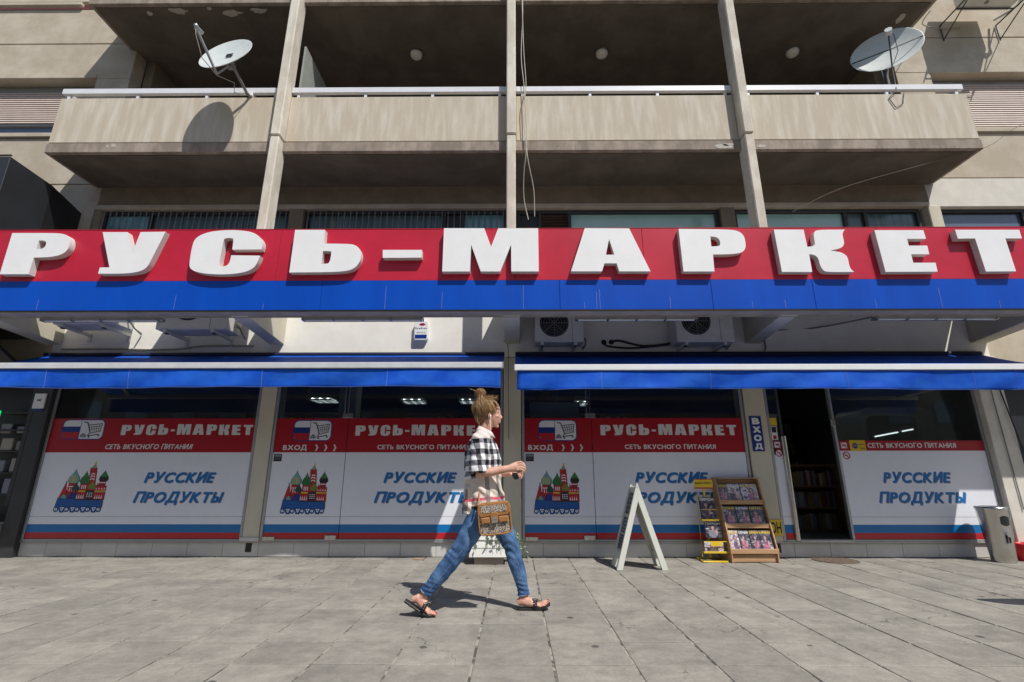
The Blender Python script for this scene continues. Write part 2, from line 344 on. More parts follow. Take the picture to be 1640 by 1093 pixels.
for ix in range(-34, 35):
    for iy in range(-14, 10):
        x = PX0 + PW*(ix+.5); y = PY0 + PD*(iy+.5)
        if y > 6.9: continue
        p, q = R(15.43), R(.4)
        dep = y*math.cos(p) - 1.04*math.sin(p); up = -y*math.sin(p) - 1.04*math.cos(p)
        vis = dep > .3 and abs(775*x/dep) < 860 and up/dep*775 > -575
        cells.append((x, y, vis, (1/dep**2 if dep > 0 else 0)))
cells.sort(key=lambda c: (-c[2], -c[3]))
rest = MB()
for k, (x, y, vis, _) in enumerate(cells):
    z = rnd.uniform(-.0022, .0006)
    if vis and k < 300:
        o = protos[k] if k < 8 else protos[k % 8].copy()
        if k >= 8: C.objects.link(o)
        o.parent = pav; o.location = (x, y, z); o.rotation_euler = (rnd.uniform(-.002, .002), rnd.uniform(-.002, .002), rnd.choice([0, math.pi]) + rnd.uniform(-.0025, .0025))
    else: rest.box(x-PW/2+.0055, x+PW/2-.0055, y-PD/2+.003, y+PD/2-.003, -.035, z)
rest.build('paving_slab', PAVE, pav, kind='stuff')
mh = MB().cyl((4.02, 6.63, -.004), (4.02, 6.63, .006), .26, 40).build('drain_cover', RUST)
tag(recentre(mh), 'round rust brown drain cover set in the paving below the open doorway', 'drain cover')

# ================================================================ APARTMENT BUILDING
B = empty('apartment_building', (0, 6.8, 0), 'beige concrete apartment block with balconies over a red and blue shop front', 'building')
XC = -.055
PX = [-3.48, -.055, 3.37]; XL, XR = -6.94, 6.82
bx('back_wall', WALL_I, B, -16, 16, 15.0, 15.3, 0, 14)
# plinth with glazed tiles
pl = bx('plinth', JOINT, B, -6.68, 6.56, 6.842, 7.05, -.01, .176)
tproto = None; x = -6.66; k = 0
while x < 6.5:
    wd = .468
    if tproto is None:
        tproto = MB().box(-wd/2+.002, wd/2-.002, 0, .012, 0, .168).build('plinth_tile', PLIN, pl, bevel=.002, world=True); o = tproto
    else: o = inst(tproto, pl, (0,0,0))
    o.location = (x + wd/2, 6.829 - 6.8 + rnd.uniform(-.001, .001), .006)
    x += wd; k += 1
bx('ledge', FRAMEG, pl, -6.68, 6.56, 6.80, 7.05, .178, .198, bevel=.003)
for x in (-3.51, 3.42):
    bx('drain_hole', BLACK, pl, x-.04, x+.04, 6.822, 6.84, .06, .17)
# columns of the shop front
def colm(x0, x1, m=COLM, y=6.72, z0=.0, z1=2.66):
    c = MB().box(x0, x1, y, 7.1, z0, z1).build('column', m, B, bevel=.006); return c
colm(-3.60, -3.385, y=6.795, z0=.199); colm(-.165, .078, y=6.765); colm(3.205, 3.495, y=6.795, z0=.199)
rc = colm(6.455, 6.80, WALLO)
bx('base_block', PLIN, B, -3.62, -3.37, 6.775, 6.794, .199, .245, bevel=.003)
colm(-6.75, -6.54, FRAMED, 6.74)
# wall above the shop windows
bx('wall', WALLW, B, -6.75, 6.80, 6.78, 7.02, 2.665, 4.30, bevel=.004)
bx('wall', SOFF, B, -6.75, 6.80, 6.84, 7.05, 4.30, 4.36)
# canopy sheet behind the sign over the right half
bx('canopy_sheet', GREYM, B, -.02, 6.70, 5.80, 6.775, 3.93, 3.96)
for i in range(5): bx('canopy_batten', GREYM, B, .9+1.2*i, .96+1.2*i, 5.80, 6.775, 3.85, 3.927)
# brackets carrying the sign
for x in (-6.74, -3.47, -.043, 3.43, 6.68):
    w = .105 if abs(x) < 6 else .12
    MB().prismx([(5.76, 2.955), (6.777, 2.865), (6.777, 3.62), (5.76, 3.5)], x-w, x+w).build('sign_bracket', COLM, B, bevel=.006)
# beam and second floor windows
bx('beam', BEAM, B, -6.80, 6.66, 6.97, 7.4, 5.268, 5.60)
bx('beam_lip', CONC, B, -6.80, 6.66, 6.945, 7.4, 5.19, 5.265, bevel=.006)
def upper_window(x0, x1, splits, bars=False, tone=TEAL, y=7.06):
    f = MB(); f.box(x0, x1, y-.03, y+.05, 5.135, 5.185)
    for s in [x0+.02] + splits + [x1-.02]: f.box(s-.028, s+.028, y-.028, y+.05, 4.36, 5.132)
    fr = f.build('window', FRAMED, B, bevel=.004)
    e = [x0] + splits + [x1]
    for a, b in zip(e[:-1], e[1:]):
        t = tone if not isinstance(tone, list) else tone[e.index(a) % len(tone)]
        bx('pane', t, fr, a+.03, b-.03, y+.02, y+.03, 4.36, 5.13)
    if bars:
        n = int((x1-x0)/.1); p = MB().tube([(0, 0, 4.37), (0, 0, 5.17)], .008, 6).build('security_bar', GREYM, fr, world=True)
        for i in range(n+1):
            q = p if i == 0 else inst(p, fr, (0,0,0)); q.location = (x0+.05+i*(x1-x0-.1)/n, 6.985-6.8, 0)
    return fr
TEALB = mat('teal_bright_glass', (.20, .46, .48), .08, var=.35, scale=2.5, stretch=(6, 1, .3), spec=.8)
TEALD = mat('teal_dim_glass', (.10, .17, .17), .12, var=.4, scale=2.5, stretch=(9, 1, .3), spec=.6)
PALEG = mat('pale_pane', (.40, .64, .58), .1, var=.15, scale=.9, spec=.8)
upper_window(-6.72, -3.66, [-5.94], True, [TEALB, TEALD])
upper_window(-3.40, -.14, [-1.15, -.85], True, [TEALD, FRAMED, TEALB])
upper_window(.03, 3.29, [.40, .88], False, [FRAMED, DWOOD, PALEG])
upper_window(3.54, 6.53, [5.33, 5.66], False, [PALEG, TEALD, TEALD])
lv = MB()
for i in range(14): lv.hexa([(.44, 7.02, 4.42+i*.05), (.86, 7.02, 4.42+i*.05), (.86, 7.05, 4.45+i*.05), (.44, 7.05, 4.45+i*.05), (.44, 7.02, 4.428+i*.05), (.86, 7.02, 4.428+i*.05), (.86, 7.05, 4.458+i*.05), (.44, 7.05, 4.458+i*.05)])
lv.build('louvre', DWOOD, B)
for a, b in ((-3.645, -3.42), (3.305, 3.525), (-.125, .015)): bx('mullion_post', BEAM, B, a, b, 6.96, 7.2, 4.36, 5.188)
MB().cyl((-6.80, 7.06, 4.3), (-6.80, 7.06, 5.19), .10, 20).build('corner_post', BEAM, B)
bx('corner_post', COLM, B, 6.60, 6.80, 6.93, 7.25, 4.36, 5.19, bevel=.01)
# flank walls in cast panels with open joints
def wallpanels(xs, zs, y=6.97):
    for (a, b) in xs:
        for (c, d, m) in zs: bx('wall_panel', m, B, a, b, y, y+.25, c, d, bevel=.008)
bx('backing_wall', BLACK, B, -16, -6.96, 7.27, 7.4, 0, 14); bx('backing_wall', BLACK, B, 6.85, 16, 7.27, 7.4, 0, 14)
wallpanels([(-16, -6.81)], [(2.5, 5.655, CONC), (5.67, 6.56, CONC), (7.80, 8.56, CONC), (8.575, 9.36, CONC)])
bx('wall_panel', CONC, B, -7.40, -6.81, 6.97, 7.22, 6.563, 7.797, bevel=.006)
wallpanels([(6.67, 16)], [(5.72, 6.58, CONC), (7.83, 8.585, CONC), (8.60, 9.62, CONC)])
bx('wall_panel', CONC, B, 6.67, 7.27, 6.97, 7.22, 6.583, 7.827, bevel=.006)
bx('wall_panel', WALLO, B, 6.67, 16, 6.965, 7.22, 5.19, 5.705, bevel=.006)
bx('wall_panel', CONC, B, 6.82, 16, 6.97, 7.22, 2.4, 4.2, bevel=.006)
bx('wall_panel', CONC, B, 6.67, 16, 6.97, 7.22, 9.64, 13, bevel=.006); bx('wall_panel', CONC, B, -16, -6.81, 6.97, 7.22, 9.55, 13, bevel=.006)
upper_window(6.86, 9.9, [8.22], False, BLGL, 7.08)
# shuttered windows left and right of the balcony
def shutter(x0, x1, z0, z1, zs, left):
    f = MB(); f.box(x0, x1, 7.16, 7.22, z1-.10, z1); f.box(x0, x1, 7.14, 7.2, zs-.035, zs)
    f.box(x0, x1, 7.14, 7.2, z0, z0+.04)
    fr = f.build('window', FRAMEG, B, bevel=.004)
    p = MB().hexa([(x0, -.006, 0), (x1, -.006, 0), (x1, .012, 0), (x0, .012, 0), (x0, .008, .041), (x1, .008, .041), (x1, .014, .041), (x0, .014, .041)]).build('shutter_slat', SLAT, fr, world=True)
    n = int((z1-.10-zs)/.044)
    for i in range(n):
        q = p if i == 0 else inst(p, fr, (0,0,0)); q.location = (0, 7.12-6.8, zs + i*.044)
    if zs - z0 > .1: bx('pane', BLGL, fr, x0, x1, 7.19, 7.2, z0+.04, zs-.036); bx('curtain', CURT, fr, x0, x1, 7.205, 7.215, z0+.04, zs-.036)
    bx('sill', CONC, fr, x0-.03, x1+.03, 6.93, 7.14, z0-.085, z0-.004, bevel=.008)
shutter(-12, -7.405, 6.65, 7.795, 6.995, True)
shutter(7.275, 12, 6.665, 7.825, 6.70, False)
bx('lintel_lip', CONC, B, -12, -7.40, 6.95, 6.968, 7.80, 7.86)
bx('sill', CONC, B, -12, -8.0, 6.90, 6.968, 9.40, 9.47, bevel=.008); bx('pane', PPNK, B, -12, -8.0, 7.05, 7.06, 9.48, 10)
# loggias
for s, xx in ((-1, XL+.14), (1, XR-.15)):
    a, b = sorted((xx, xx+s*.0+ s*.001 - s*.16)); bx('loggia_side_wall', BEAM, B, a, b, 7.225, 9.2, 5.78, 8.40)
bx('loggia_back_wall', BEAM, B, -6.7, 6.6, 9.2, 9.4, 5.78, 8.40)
bx('loggia_divider', mat('divider_panel', (.34, .36, .33), .5), B, -3.40, -3.37, 6.26, 7.5, 5.78, 7.72)
for xx in (-5.2, -1.7, 1.7, 5.1):
    d = MB().box(xx-.9, xx+.9, 9.17, 9.197, 5.78, 7.95).build('balcony_door', BLGL, B)
# balconies (two floors)
def balcony(z, lower=True):
    sl = MB().box(XL, XR, 6.08, 6.965, z+.0, z+.165).build('balcony_slab', EDGE, B, bevel=.01)
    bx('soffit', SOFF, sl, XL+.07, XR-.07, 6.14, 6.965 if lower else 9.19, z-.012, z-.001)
    if not lower:
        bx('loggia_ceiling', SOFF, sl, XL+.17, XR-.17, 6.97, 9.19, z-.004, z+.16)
    zt = z + .985
    edges = [XL+.0] + PX + [XR-.0]
    for i in range(4):
        a = edges[i] + (.072 if i else 0.0); b = edges[i+1] - (.072 if i < 3 else 0.0)
        p = MB().box(a, b, 6.10, 6.20, z+.185, zt).build('parapet', PARA, sl, bevel=.008)
    for xx in (XL, XR-.1): bx('parapet', PARA, sl, xx, xx+.1, 6.204, 6.96, z+.185, zt, bevel=.008)
    bx('parapet_joint', BLACK, sl, XL+.03, XR-.03, 6.125, 6.19, z+.166, z+.184)
    return sl
b1 = balcony(5.605); b2 = balcony(8.415, False)
bx('balcony_floor', EDGE, B, XL+.02, XR-.02, 6.97, 9.19, 5.64, 5.77)
# flaked render on the slab edges
fk = MB()
def flake(x, z, w, h, y=6.0795, horiz=False):
    n = 11; pts = []
    for i in range(n):
        a = 2*math.pi*i/n; rr = rnd.uniform(.55, 1.1); pts.append((x + w*rr*math.cos(a), z + h*rr*math.sin(a)))
    if horiz: fk.add([(p[0], p[1], y) for p in pts] + [(p[0], p[1], y+.004) for p in pts], [tuple(range(n)), tuple(range(2*n-1, n-1, -1))] + [(i, n+i, n+(i+1)%n, (i+1)%n) for i in range(n)])
    else: fk.prism(pts, y-.003, y)
for x, z, w, h in ((-5.93, 5.72, .05, .045), (-6.02, 5.71, .02, .025), (3.05, 5.66, .14, .045), (3.12, 5.69, .09, .03), (3.60, 5.66, .10, .03)): flake(x, z, w, h)
for x, y, w, h in ((-6.05, 6.24, .06, .05), (-5.55, 6.2, .17, .06), (-4.7, 6.24, .22, .07), (-4.2, 6.2, .16, .05), (-5.0, 6.16, .04, .04), (6.45, 6.42, .07, .12)): flake(x, y, w, h, 8.398, True)
fk.build('flaked_render', FLAKE, B)
# steel rail on the lower parapet
for i, (a, b) in enumerate(((XL+.0, PX[0]-.075), (PX[0]+.075, PX[1]-.075), (PX[1]+.075, PX[2]-.075), (PX[2]+.075, XR-.03))):
    r = MB().box(a, b, 6.09, 6.15, 6.662, 6.757)
    if i == 0: r.box(a, a+.06, 6.153, 6.93, 6.665, 6.745)
    if i == 3: r.box(b-.06, b, 6.153, 6.93, 6.665, 6.745)
    rl = r.build('railing', RAILM, B, bevel=.004)
    n = 3; st = (b-a)/n
    for j in range(n+1):
        xx = a + .10 + j*(b-a-.2)/n
        bx('rail_post', RAILM, rl, xx-.02, xx+.02, 6.11, 6.145, 6.592, 6.663)
# full height piers
for i, x in enumerate(PX):
    bx('pier', PIER, B, x-.07, x+.07, 5.93, 6.17, 5.79, 13, bevel=.014)
    bx('pier', PIER, B, x-.066, x+.066, 5.94, 6.17, 3.6, 5.772, bevel=.014)

# ---- shop windows and their print
def sheet(parent, name, m, x0, x1, z0, z1, y=6.812, t=.004, label=None): return bx(name, m, parent, x0, x1, y, y+t, z0, z1, label=label)
def lettering(parent, m, body, x0, x1, z0, z1, y=6.8115, bold=.02, shear=0.0, name='lettering', depth=.0015):
    v, f = text_geo(body, x0, x1, z0, z1, y, depth, bold, shear)
    xs = sorted(p[0] for p in v); cuts = [(p+q)/2 for p, q in zip(xs[:-1], xs[1:]) if q - p > .28*(z1-z0)] if '  ' in body else []
    for lo, hi in zip([-1e9] + cuts, cuts + [1e9]):
        b = MB(); keep = [t for t in f if lo < v[t[0]][0] < hi]; ids = sorted({i for t in keep for i in t}); mp = {i: k for k, i in enumerate(ids)}
        b.add([v[i] for i in ids], [tuple(mp[i] for i in t) for t in keep]); o = b.build(name, m, parent)
    return o
order = ['P1','U','S','SOFT','DASH','M','A','P2','K','E','T']
def shopname(parent, m, x0, x1, z0, z1):
    wd = dict(P1=1, U=1.05, S=1, SOFT=1, DASH=.42, M=1.35, A=1.15, P2=1, K=1.08, E=.9, T=.95); gap = .24
    tot = sum(wd[g] for g in order) + gap*10; u = (x1-x0)/tot; b = MB(); x = x0
    for g in order:
        c = GL[g]; xs = [p[0] for p in c[0]]; a, bb = min(xs), max(xs); zt, zb = 4.02, 3.435
        cc = [[(x + (p[0]-a)/(bb-a)*wd[g]*u, z0 + (p[1]-zb)/(zt-zb)*(z1-z0)) for p in q] for q in c]
        v, f = glyph_geo(cc, 6.8115, .0015); b.add(v, f); x += (wd[g]+gap)*u
    b.build('lettering', m, parent)
def dome(cx, zb, w, h, n=8):
    pr = [(0, .0), (.38, .02), (.50, .20), (.44, .42), (.24, .62), (.10, .80), (.03, .93), (0, 1.0)]
    return [(cx + p[0]*w, zb - p[1]*h) for p in pr] + [(cx - p[0]*w, zb - p[1]*h) for p in pr[-2:0:-1]]
ILL = []
def I(m, *pts): ILL.append((m, list(pts)))
def rect(m, a, b, c, d): I(m, (a, b), (c, b), (c, d), (a, d))
rect(0, 200, 640, 880, 800); I(0, (575, 800), (560, 480), (690, 480), (700, 800)); I(0, (720, 620), (735, 500), (780, 560), (855, 560), (885, 590), (885, 660), (720, 660)); I(0, (140, 780), (210, 500), (225, 500), (262, 780)); rect(5, 205, 470, 232, 500)
rect(0, 262, 510, 400, 690); rect(1, 262, 560, 400, 575)
for x in (285, 325, 365): rect(1, x, 590, x+14, 650)
rect(0, 458, 520, 575, 700); rect(7, 445, 640, 585, 662)
for x in (480, 510, 540): rect(1, x, 545, x+14, 610)
I(0, (560, 800), (575, 300), (680, 300), (700, 800)); rect(0, 570, 240, 672, 305); I(8, (585, 240), (630, 150), (662, 240)); I(7, (612, 180), (634, 105), (652, 180))
for z, w in ((330, 34), (375, 40), (425, 44)):
    I(1, (628-w, z+30), (628-w*.7, z), (628+w*.7, z), (628+w, z+30), (628+w*.6, z+30), (628+w*.4, z+14), (628-w*.4, z+14), (628-w*.6, z+30))
rect(0, 705, 560, 885, 800); rect(0, 765, 475, 860, 560); rect(1, 768, 492, 858, 506); rect(4, 785, 515, 800, 555); rect(4, 825, 515, 840, 555); rect(7, 700, 640, 892, 655); rect(8, 700, 657, 892, 668)
for x in (715, 760, 805, 850): I(1, (x, 620), (x+15, 585), (x+30, 620), (x+22, 620), (x+15, 600), (x+8, 620))
for x in (725, 760, 795, 830): I(1, (x, 780), (x+10, 710), (x+20, 780))
for x in (425, 460, 495, 530): I(1, (x, 780), (x+12, 700), (x+24, 780), (x+16, 780), (x+12, 735), (x+8, 780))
I(5, *dome(335, 510, 185, 250)); 
for k in range(4): I(7, (275+k*32, 500), (262+k*34, 440), (300+k*26, 370), (308+k*24, 375), (275+k*34, 445), (288+k*32, 500))
I(2, *dome(518, 520, 155, 225))
for k in range(4): I(4, (468+k*28, 510), (455+k*34, 450), (480+k*22, 385), (486+k*22, 385), (463+k*34, 450), (476+k*28, 510))
I(4, *dome(820, 475, 145, 190)); I(2, (752, 395), (820, 290), (885, 395))
I(3, *dome(390, 640, 110, 145)); I(6, *dome(655, 615, 140, 150)); 
rect(4, 580, 640, 700, 780); 
for k in range(3):
    for j in range(3): I(1, (592+k*36, 690+j*32), (605+k*36, 668+j*32), (618+k*36, 690+j*32))
I(9, (300, 800), (305, 720), (350, 675), (415, 675), (425, 800)); I(5, (180, 800), (190, 735), (228, 700), (268, 740), (275, 800))
I(10, (120, 930), (140, 775), (878, 815), (880, 930)); rect(4, 430, 790, 880, 806)
for k in range(4):
    x = 195 + k*172
    I(10, (x-10, 920), (x+110, 920), (x+78, 1015), (x+22, 1015)); I(1, (x+15, 932), (x+85, 932), (x+50, 1000)); I(10, (x+35, 942), (x+65, 942), (x+50, 975))
for k in range(5):
    x = 148 + k*172; c = [(x + 36*math.cos(t*math.pi/6), 970 + 38*math.sin(t*math.pi/6)) for t in range(12)]; I(10, *c)
    c = [(x + 24*math.cos(t*math.pi/5), 966 + 24*math.sin(t*math.pi/5)) for t in range(10)]; I(1, *c); rect(10, x-4, 944, x+4, 996)
ILLM = [PRD2, PWHT, PGRN, PDGN, PBLK, PTEA, POLV, PYEL, mat('print_sage', (.30, .33, .16), .4), PNVY, mat('print_mid_blue', (.004, .085, .33), .4)]
def illustration(parent, x0, x1, z0, z1):
    b = MB()
    OUT = []
    for m, pts in ILL:
        xs = [p[0] for p in pts]; zs_ = [p[1] for p in pts]
        if m != 1 and (max(xs)-min(xs)) > 55 and (max(zs_)-min(zs_)) > 40:
            cx, cz = (max(xs)+min(xs))/2, (max(zs_)+min(zs_))/2; wx, wz = 1 + 12/(max(xs)-min(xs)), 1 + 12/(max(zs_)-min(zs_))
            OUT.append((4, [(cx + (p[0]-cx)*wx, cz + (p[1]-cz)*wz) for p in pts]))
        OUT.append((m, pts))
    for i, (m, pts) in enumerate(OUT):
        q = [(x0 + (p[0]-115)/(890-115)*(x1-x0), z1 - (p[1]-105)/(1015-105)*(z1-z0)) for p in pts]
        y = 6.8114 - i*.00005
        b.use(m).prism(q, y, 6.8118)
    b.build('illustration', ILLM, parent)
def rrect(x0, x1, z0, z1, r, n=5):
    out = []
    for cx, cz, a0 in ((x1-r, z1-r, 0), (x0+r, z1-r, 90), (x0+r, z0+r, 180), (x1-r, z0+r, 270)):
        for i in range(n): t = R(a0 + 90*i/(n-1)); out.append((cx + r*math.cos(t), cz + r*math.sin(t)))
    return out
def logo(parent, x0, x1, z0, z1):
    b = MB(); w, h = x1-x0, z1-z0; xm = x0 + w*.42
    b.use(0).prism(rrect(x0-.012, x1+.012, z0-.012, z1+.012, .07), 6.8108, 6.8118)
    b.use(1).prism(rrect(x0, x1, z0, z1, .06), 6.8102, 6.8107)
    b.use(0).prism([(x0, z0+h*.36), (xm, z0+h*.36), (xm, z0+h*.66), (x0, z0+h*.66)], 6.8096, 6.8101)
    b.use(2).prism([(x0+.03, z0), (xm, z0), (xm, z0+h*.36), (x0, z0+h*.36), (x0, z0+.05)], 6.8096, 6.8101)
    b.use(0).prism([(xm, z0), (xm+.007, z0), (xm+.007, z1), (xm, z1)], 6.8094, 6.81)
    b.use(4).prism([(xm+w*.03, z0+h*.08), (xm+w*.2, z0+h*.08), (xm+w*.17, z0+h*.24), (xm+w*.10, z0+h*.32), (xm+w*.04, z0+h*.22)], 6.8096, 6.8101)
    P = lambda u, v: (xm + u*(x1-xm), 6.8092, z0 + v*h)
    L = lambda a, c, r=.0045: b.use(3).tube([P(*a), P(*c)], r, 4)
    L((.12,.90),(.28,.88),.007); L((.28,.88),(.48,.30),.007); L((.48,.30),(.90,.42)); L((.33,.74),(.92,.82)); L((.92,.82),(.86,.40)); L((.44,.30),(.38,.16),.006); L((.38,.16),(.84,.24),.006)
    for t in (.2, .4, .6, .8): L((.33+.59*t, .74+.08*t), (.47+.4*t, .36+.07*t), .003)
    for t in (.3, .6): L((.33+.14*t, .74-.40*t), (.92-.06*t, .82-.40*t), .003)
    for u, v in ((.44, .10), (.84, .17)): b.use(3).cyl((P(u, v)[0], 6.8085, P(u, v)[2]), (P(u, v)[0], 6.811, P(u, v)[2]), .012, 10)
    b.build('logo', [PNVY, PWHT, PRD2, PBLK, PSHD], parent)
def chevrons(parent, x0, z0, n=3):
    for i in range(n):
        b = MB(); x = x0 + i*.125; b.prism([(x, z0+.09), (x+.02, z0+.09), (x+.045, z0+.045), (x+.02, z0), (x, z0), (x+.022, z0+.045)], 6.810, 6.8115); b.build('arrow', PTXT, parent)
ZR0, ZR1 = 1.335, 1.80
def frame(x0, x1, mull=(), z1=2.62):
    f = MB(); f.box(x0, x0+.035, 6.80, 6.87, .2, z1); f.box(x1-.035, x1, 6.80, 6.87, .2, z1); f.box(x0+.036, x1-.036, 6.80, 6.87, z1-.05, z1); f.box(x0+.036, x1-.036, 6.80, 6.87, .199, .222)
    return f.build('shop_window', FRAMEG, B, bevel=.003)
def bigtext(fr, a0, a1, b0, b1):
    for m, dx, y in ((mat('print_shadow_rose', (.27, .22, .30), .4), .008, 6.8117), (PBLU, 0, 6.8108)):
        lettering(fr, m, 'РУССКИЕ', a0+dx, a1+dx, .932-dx, 1.078-dx, y, .034, .27, depth=.0008)
        lettering(fr, m, 'ПРОДУКТЫ', b0+dx, b1+dx, .648-dx, .822-dx, y, .034, .27, depth=.0008)
def bandset(fr, xs, red=(ZR0, ZR1)):
    for a, b in zip(xs[:-1], xs[1:]):
        sheet(fr, 'pane', GLASS, a+.003, b-.003, .222, 2.57, 6.82, .010)
        a2, b2 = a+.004, b-.004
        sheet(fr, 'red_band', PRED, a2, b2, red[0], red[1]); sheet(fr, 'white_film', PWHT, a2, b2, .502, red[0]-.0005); sheet(fr, 'white_film', PWHT, a2, b2, .404, .498)
        sheet(fr, 'blue_stripe', PBLU, a2, b2, .302, .4035); sheet(fr, 'red_stripe', PRD2, a2, b2, .226, .3015)
w1 = frame(-6.535, -3.605); bandset(w1, [-6.50, -3.64])
shopname(w1, PTXT, -5.505, -3.665, 1.572, 1.715); lettering(w1, PTXT, 'СЕТЬ  ВКУСНОГО  ПИТАНИЯ', -5.68, -4.465, 1.378, 1.45, shear=.2)
logo(w1, -6.33, -5.76, 1.52, 1.775); illustration(w1, -6.19, -5.545, .555, 1.225); bigtext(w1, -5.05, -4.08, -5.147, -3.93)
def stickers(fr, x):
    b = MB(); b.use(0).box(x, x+.11, 6.8095, 6.8115, 1.215, 1.315); b.use(1).box(x+.008, x+.102, 6.809, 6.8094, 1.275, 1.307)
    v, f = text_geo('ОТКРЫТО', x+.012, x+.09, 1.235, 1.262, 6.8094, .0006); b.use(1).add(v, f); b.build('sticker', [PBLK, PSHD], fr)
def hinge(fr, a, b):
    h = MB()
    for xx, z0, z1 in ((a, 1.80, 1.87), (b, .205, .27)): h.box(xx-.09, xx+.055, 6.792, 6.818, z0+.005, z1)
    h.cyl((b-.03, 6.785, .235), (b-.03, 6.80, .235), .014, 12)
    h.box(a-.075, a-.06, 6.79, 6.80, 1.87, 2.5); h.box(a-.02, a-.012, 6.795, 6.80, 1.87, 2.5)
    h.build('patch_fitting', STEEL, fr, bevel=.003)
w2 = frame(-3.375, -.175); bandset(w2, [-3.34, -2.335, -.21])
hinge(w2, -2.33, -2.42); bx('patch_fitting', STEEL, w2, -3.33, -3.17, 6.792, 6.818, .205, .25)
logo(w2, -3.08, -2.57, 1.50, 1.765); lettering(w2, PTXT, 'ВХОД', -3.21, -2.88, 1.352, 1.438, bold=.028); chevrons(w2, -2.765, 1.352)
shopname(w2, PTXT, -2.225, -.39, 1.562, 1.705); lettering(w2, PTXT, 'СЕТЬ  ВКУСНОГО  ПИТАНИЯ', -1.905, -.63, 1.375, 1.44)
illustration(w2, -3.14, -2.545, .535, 1.205); bigtext(w2, -1.79, -.80, -1.90, -.59); stickers(w2, -3.32)
w3 = frame(.088, 3.185); bandset(w3, [.12, 1.06, 3.15])
hinge(w3, 1.06, .99); bx('patch_fitting', STEEL, w3, .13, .29, 6.792, 6.818, .205, .25)
logo(w3, .33, .84, 1.50, 1.765); lettering(w3, PTXT, 'ВХОД', .175, .515, 1.352, 1.438, bold=.028); chevrons(w3, .635, 1.352)
shopname(w3, PTXT, 1.18, 3.06, 1.565, 1.71); lettering(w3, PTXT, 'СЕТЬ  ВКУСНОГО  ПИТАНИЯ', 1.505, 2.75, 1.378, 1.443)
illustration(w3, .25, .855, .535, 1.205); bigtext(w3, 1.615, 2.60, 1.475, 2.76); stickers(w3, .14)
def nodog(b, x, z, s):
    b.use(0).box(x, x+s, 6.8096, 6.8112, z, z+s); b.use(1).box(x+s*.12, x+s*.88, 6.8092, 6.8096, z+s*.12, z+s*.88)
    b.use(2).prism([(x+s*.25, z+s*.3), (x+s*.35, z+s*.3), (x+s*.4, z+s*.45), (x+s*.6, z+s*.45), (x+s*.65, z+s*.3), (x+s*.75, z+s*.3), (x+s*.72, z+s*.6), (x+s*.82, z+s*.72), (x+s*.6, z+s*.62), (x+s*.3, z+s*.6)], 6.8086, 6.8091)
    b.use(0).tube([(x+s*.2, 6.8085, z+s*.8), (x+s*.8, 6.8085, z+s*.2)], s*.05, 4)
def nosmoke(b, x, z, r):
    ring = [(x + r*math.cos(t*math.pi/12), 6.809, z + r*math.sin(t*math.pi/12)) for t in range(25)]
    b.use(0).tube(ring, r*.14, 4); b.use(1).cyl((x, 6.8112, z), (x, 6.8106, z), r*.9, 18); b.use(2).box(x-r*.6, x+r*.5, 6.8095, 6.8105, z-r*.1, z+r*.12)
    b.use(0).tube([(x-r*.6, 6.809, z+r*.6), (x+r*.6, 6.809, z-r*.6)], r*.13, 4)
# side light, open doorway and right window
w4 = frame(3.50, 6.45)
sheet(w4, 'pane', GLASS, 3.536, 3.655, .222, 2.57, 6.82, .010)
sheet(w4, 'white_film', PWHT, 3.536, 3.652, .502, 1.30); sheet(w4, 'white_film', PWHT, 3.536, 3.652, .404, .498); sheet(w4, 'blue_stripe', PBLU, 3.536, 3.652, .302, .4035); sheet(w4, 'red_stripe', PRD2, 3.536, 3.652, .226, .3015)
SM = [PRD2, PWHT, PBLK, PYEL, PNVY]
for fn, a in ((nodog, (3.545, 1.385, .10)), (nosmoke, (3.60, 1.325, .045)), (nodog, (4.455, 1.375, .10)), (nosmoke, (4.515, 1.29, .045))): st = MB(); fn(st, *a); st.build('sticker', SM, w4)
st = MB()
st.use(3).box(3.54, 3.63, 6.8096, 6.8112, 1.70, 1.80); st.build('sticker', SM, w4); st = MB(); st.use(1).box(3.54, 3.62, 6.8096, 6.8112, 1.50, 1.69); st.use(2).box(3.548, 3.61, 6.809, 6.8095, 1.60, 1.68); st.use(0).box(3.555, 3.60, 6.809, 6.8095, 1.51, 1.56)
st.build('sticker', SM, w4); st = MB(); st.use(3).box(4.585, 4.80, 6.8096, 6.8112, 1.35, 1.495); st.use(4).cyl((4.655, 6.8095, 1.42), (4.655, 6.809, 1.42), .04, 16)
v, f = text_geo('MTN', 4.625, 4.685, 1.405, 1.435, 6.8088, .0004); st.use(3).add(v, f); v, f = text_geo('Кнопка', 4.71, 4.785, 1.43, 1.455, 6.8094, .0006); st.use(2).add(v, f)
v, f = text_geo('Связь', 4.71, 4.785, 1.375, 1.40, 6.8094, .0006); st.use(2).add(v, f)
st.build('sticker', [PRD2, PWHT, PBLK, PYEL, PNVY], w4)
MB().cyl((3.685, 6.80, .21), (3.685, 6.80, 1.55), .035, 16).build('door_post', STEEL, w4)
bx('door_post', FRAMED, w4, 3.665, 3.70, 6.81, 6.86, 1.56, 2.57)
bx('door_post', FRAMEG, w4, 4.40, 4.43, 6.80, 6.86, .222, 2.57)
sheet(w4, 'pane', GLASS, 4.433, 6.413, .222, 2.57, 6.82, .010)
for m, nm, a, b in ((PRED, 'red_band', 1.355, 1.49), (PWHT, 'white_film', .502, 1.3545), (PWHT, 'white_film', .404, .498), (PBLU, 'blue_stripe', .302, .4035), (PRD2, 'red_stripe', .226, .3015)): sheet(w4, nm, m, 4.437, 6.41, a, b)
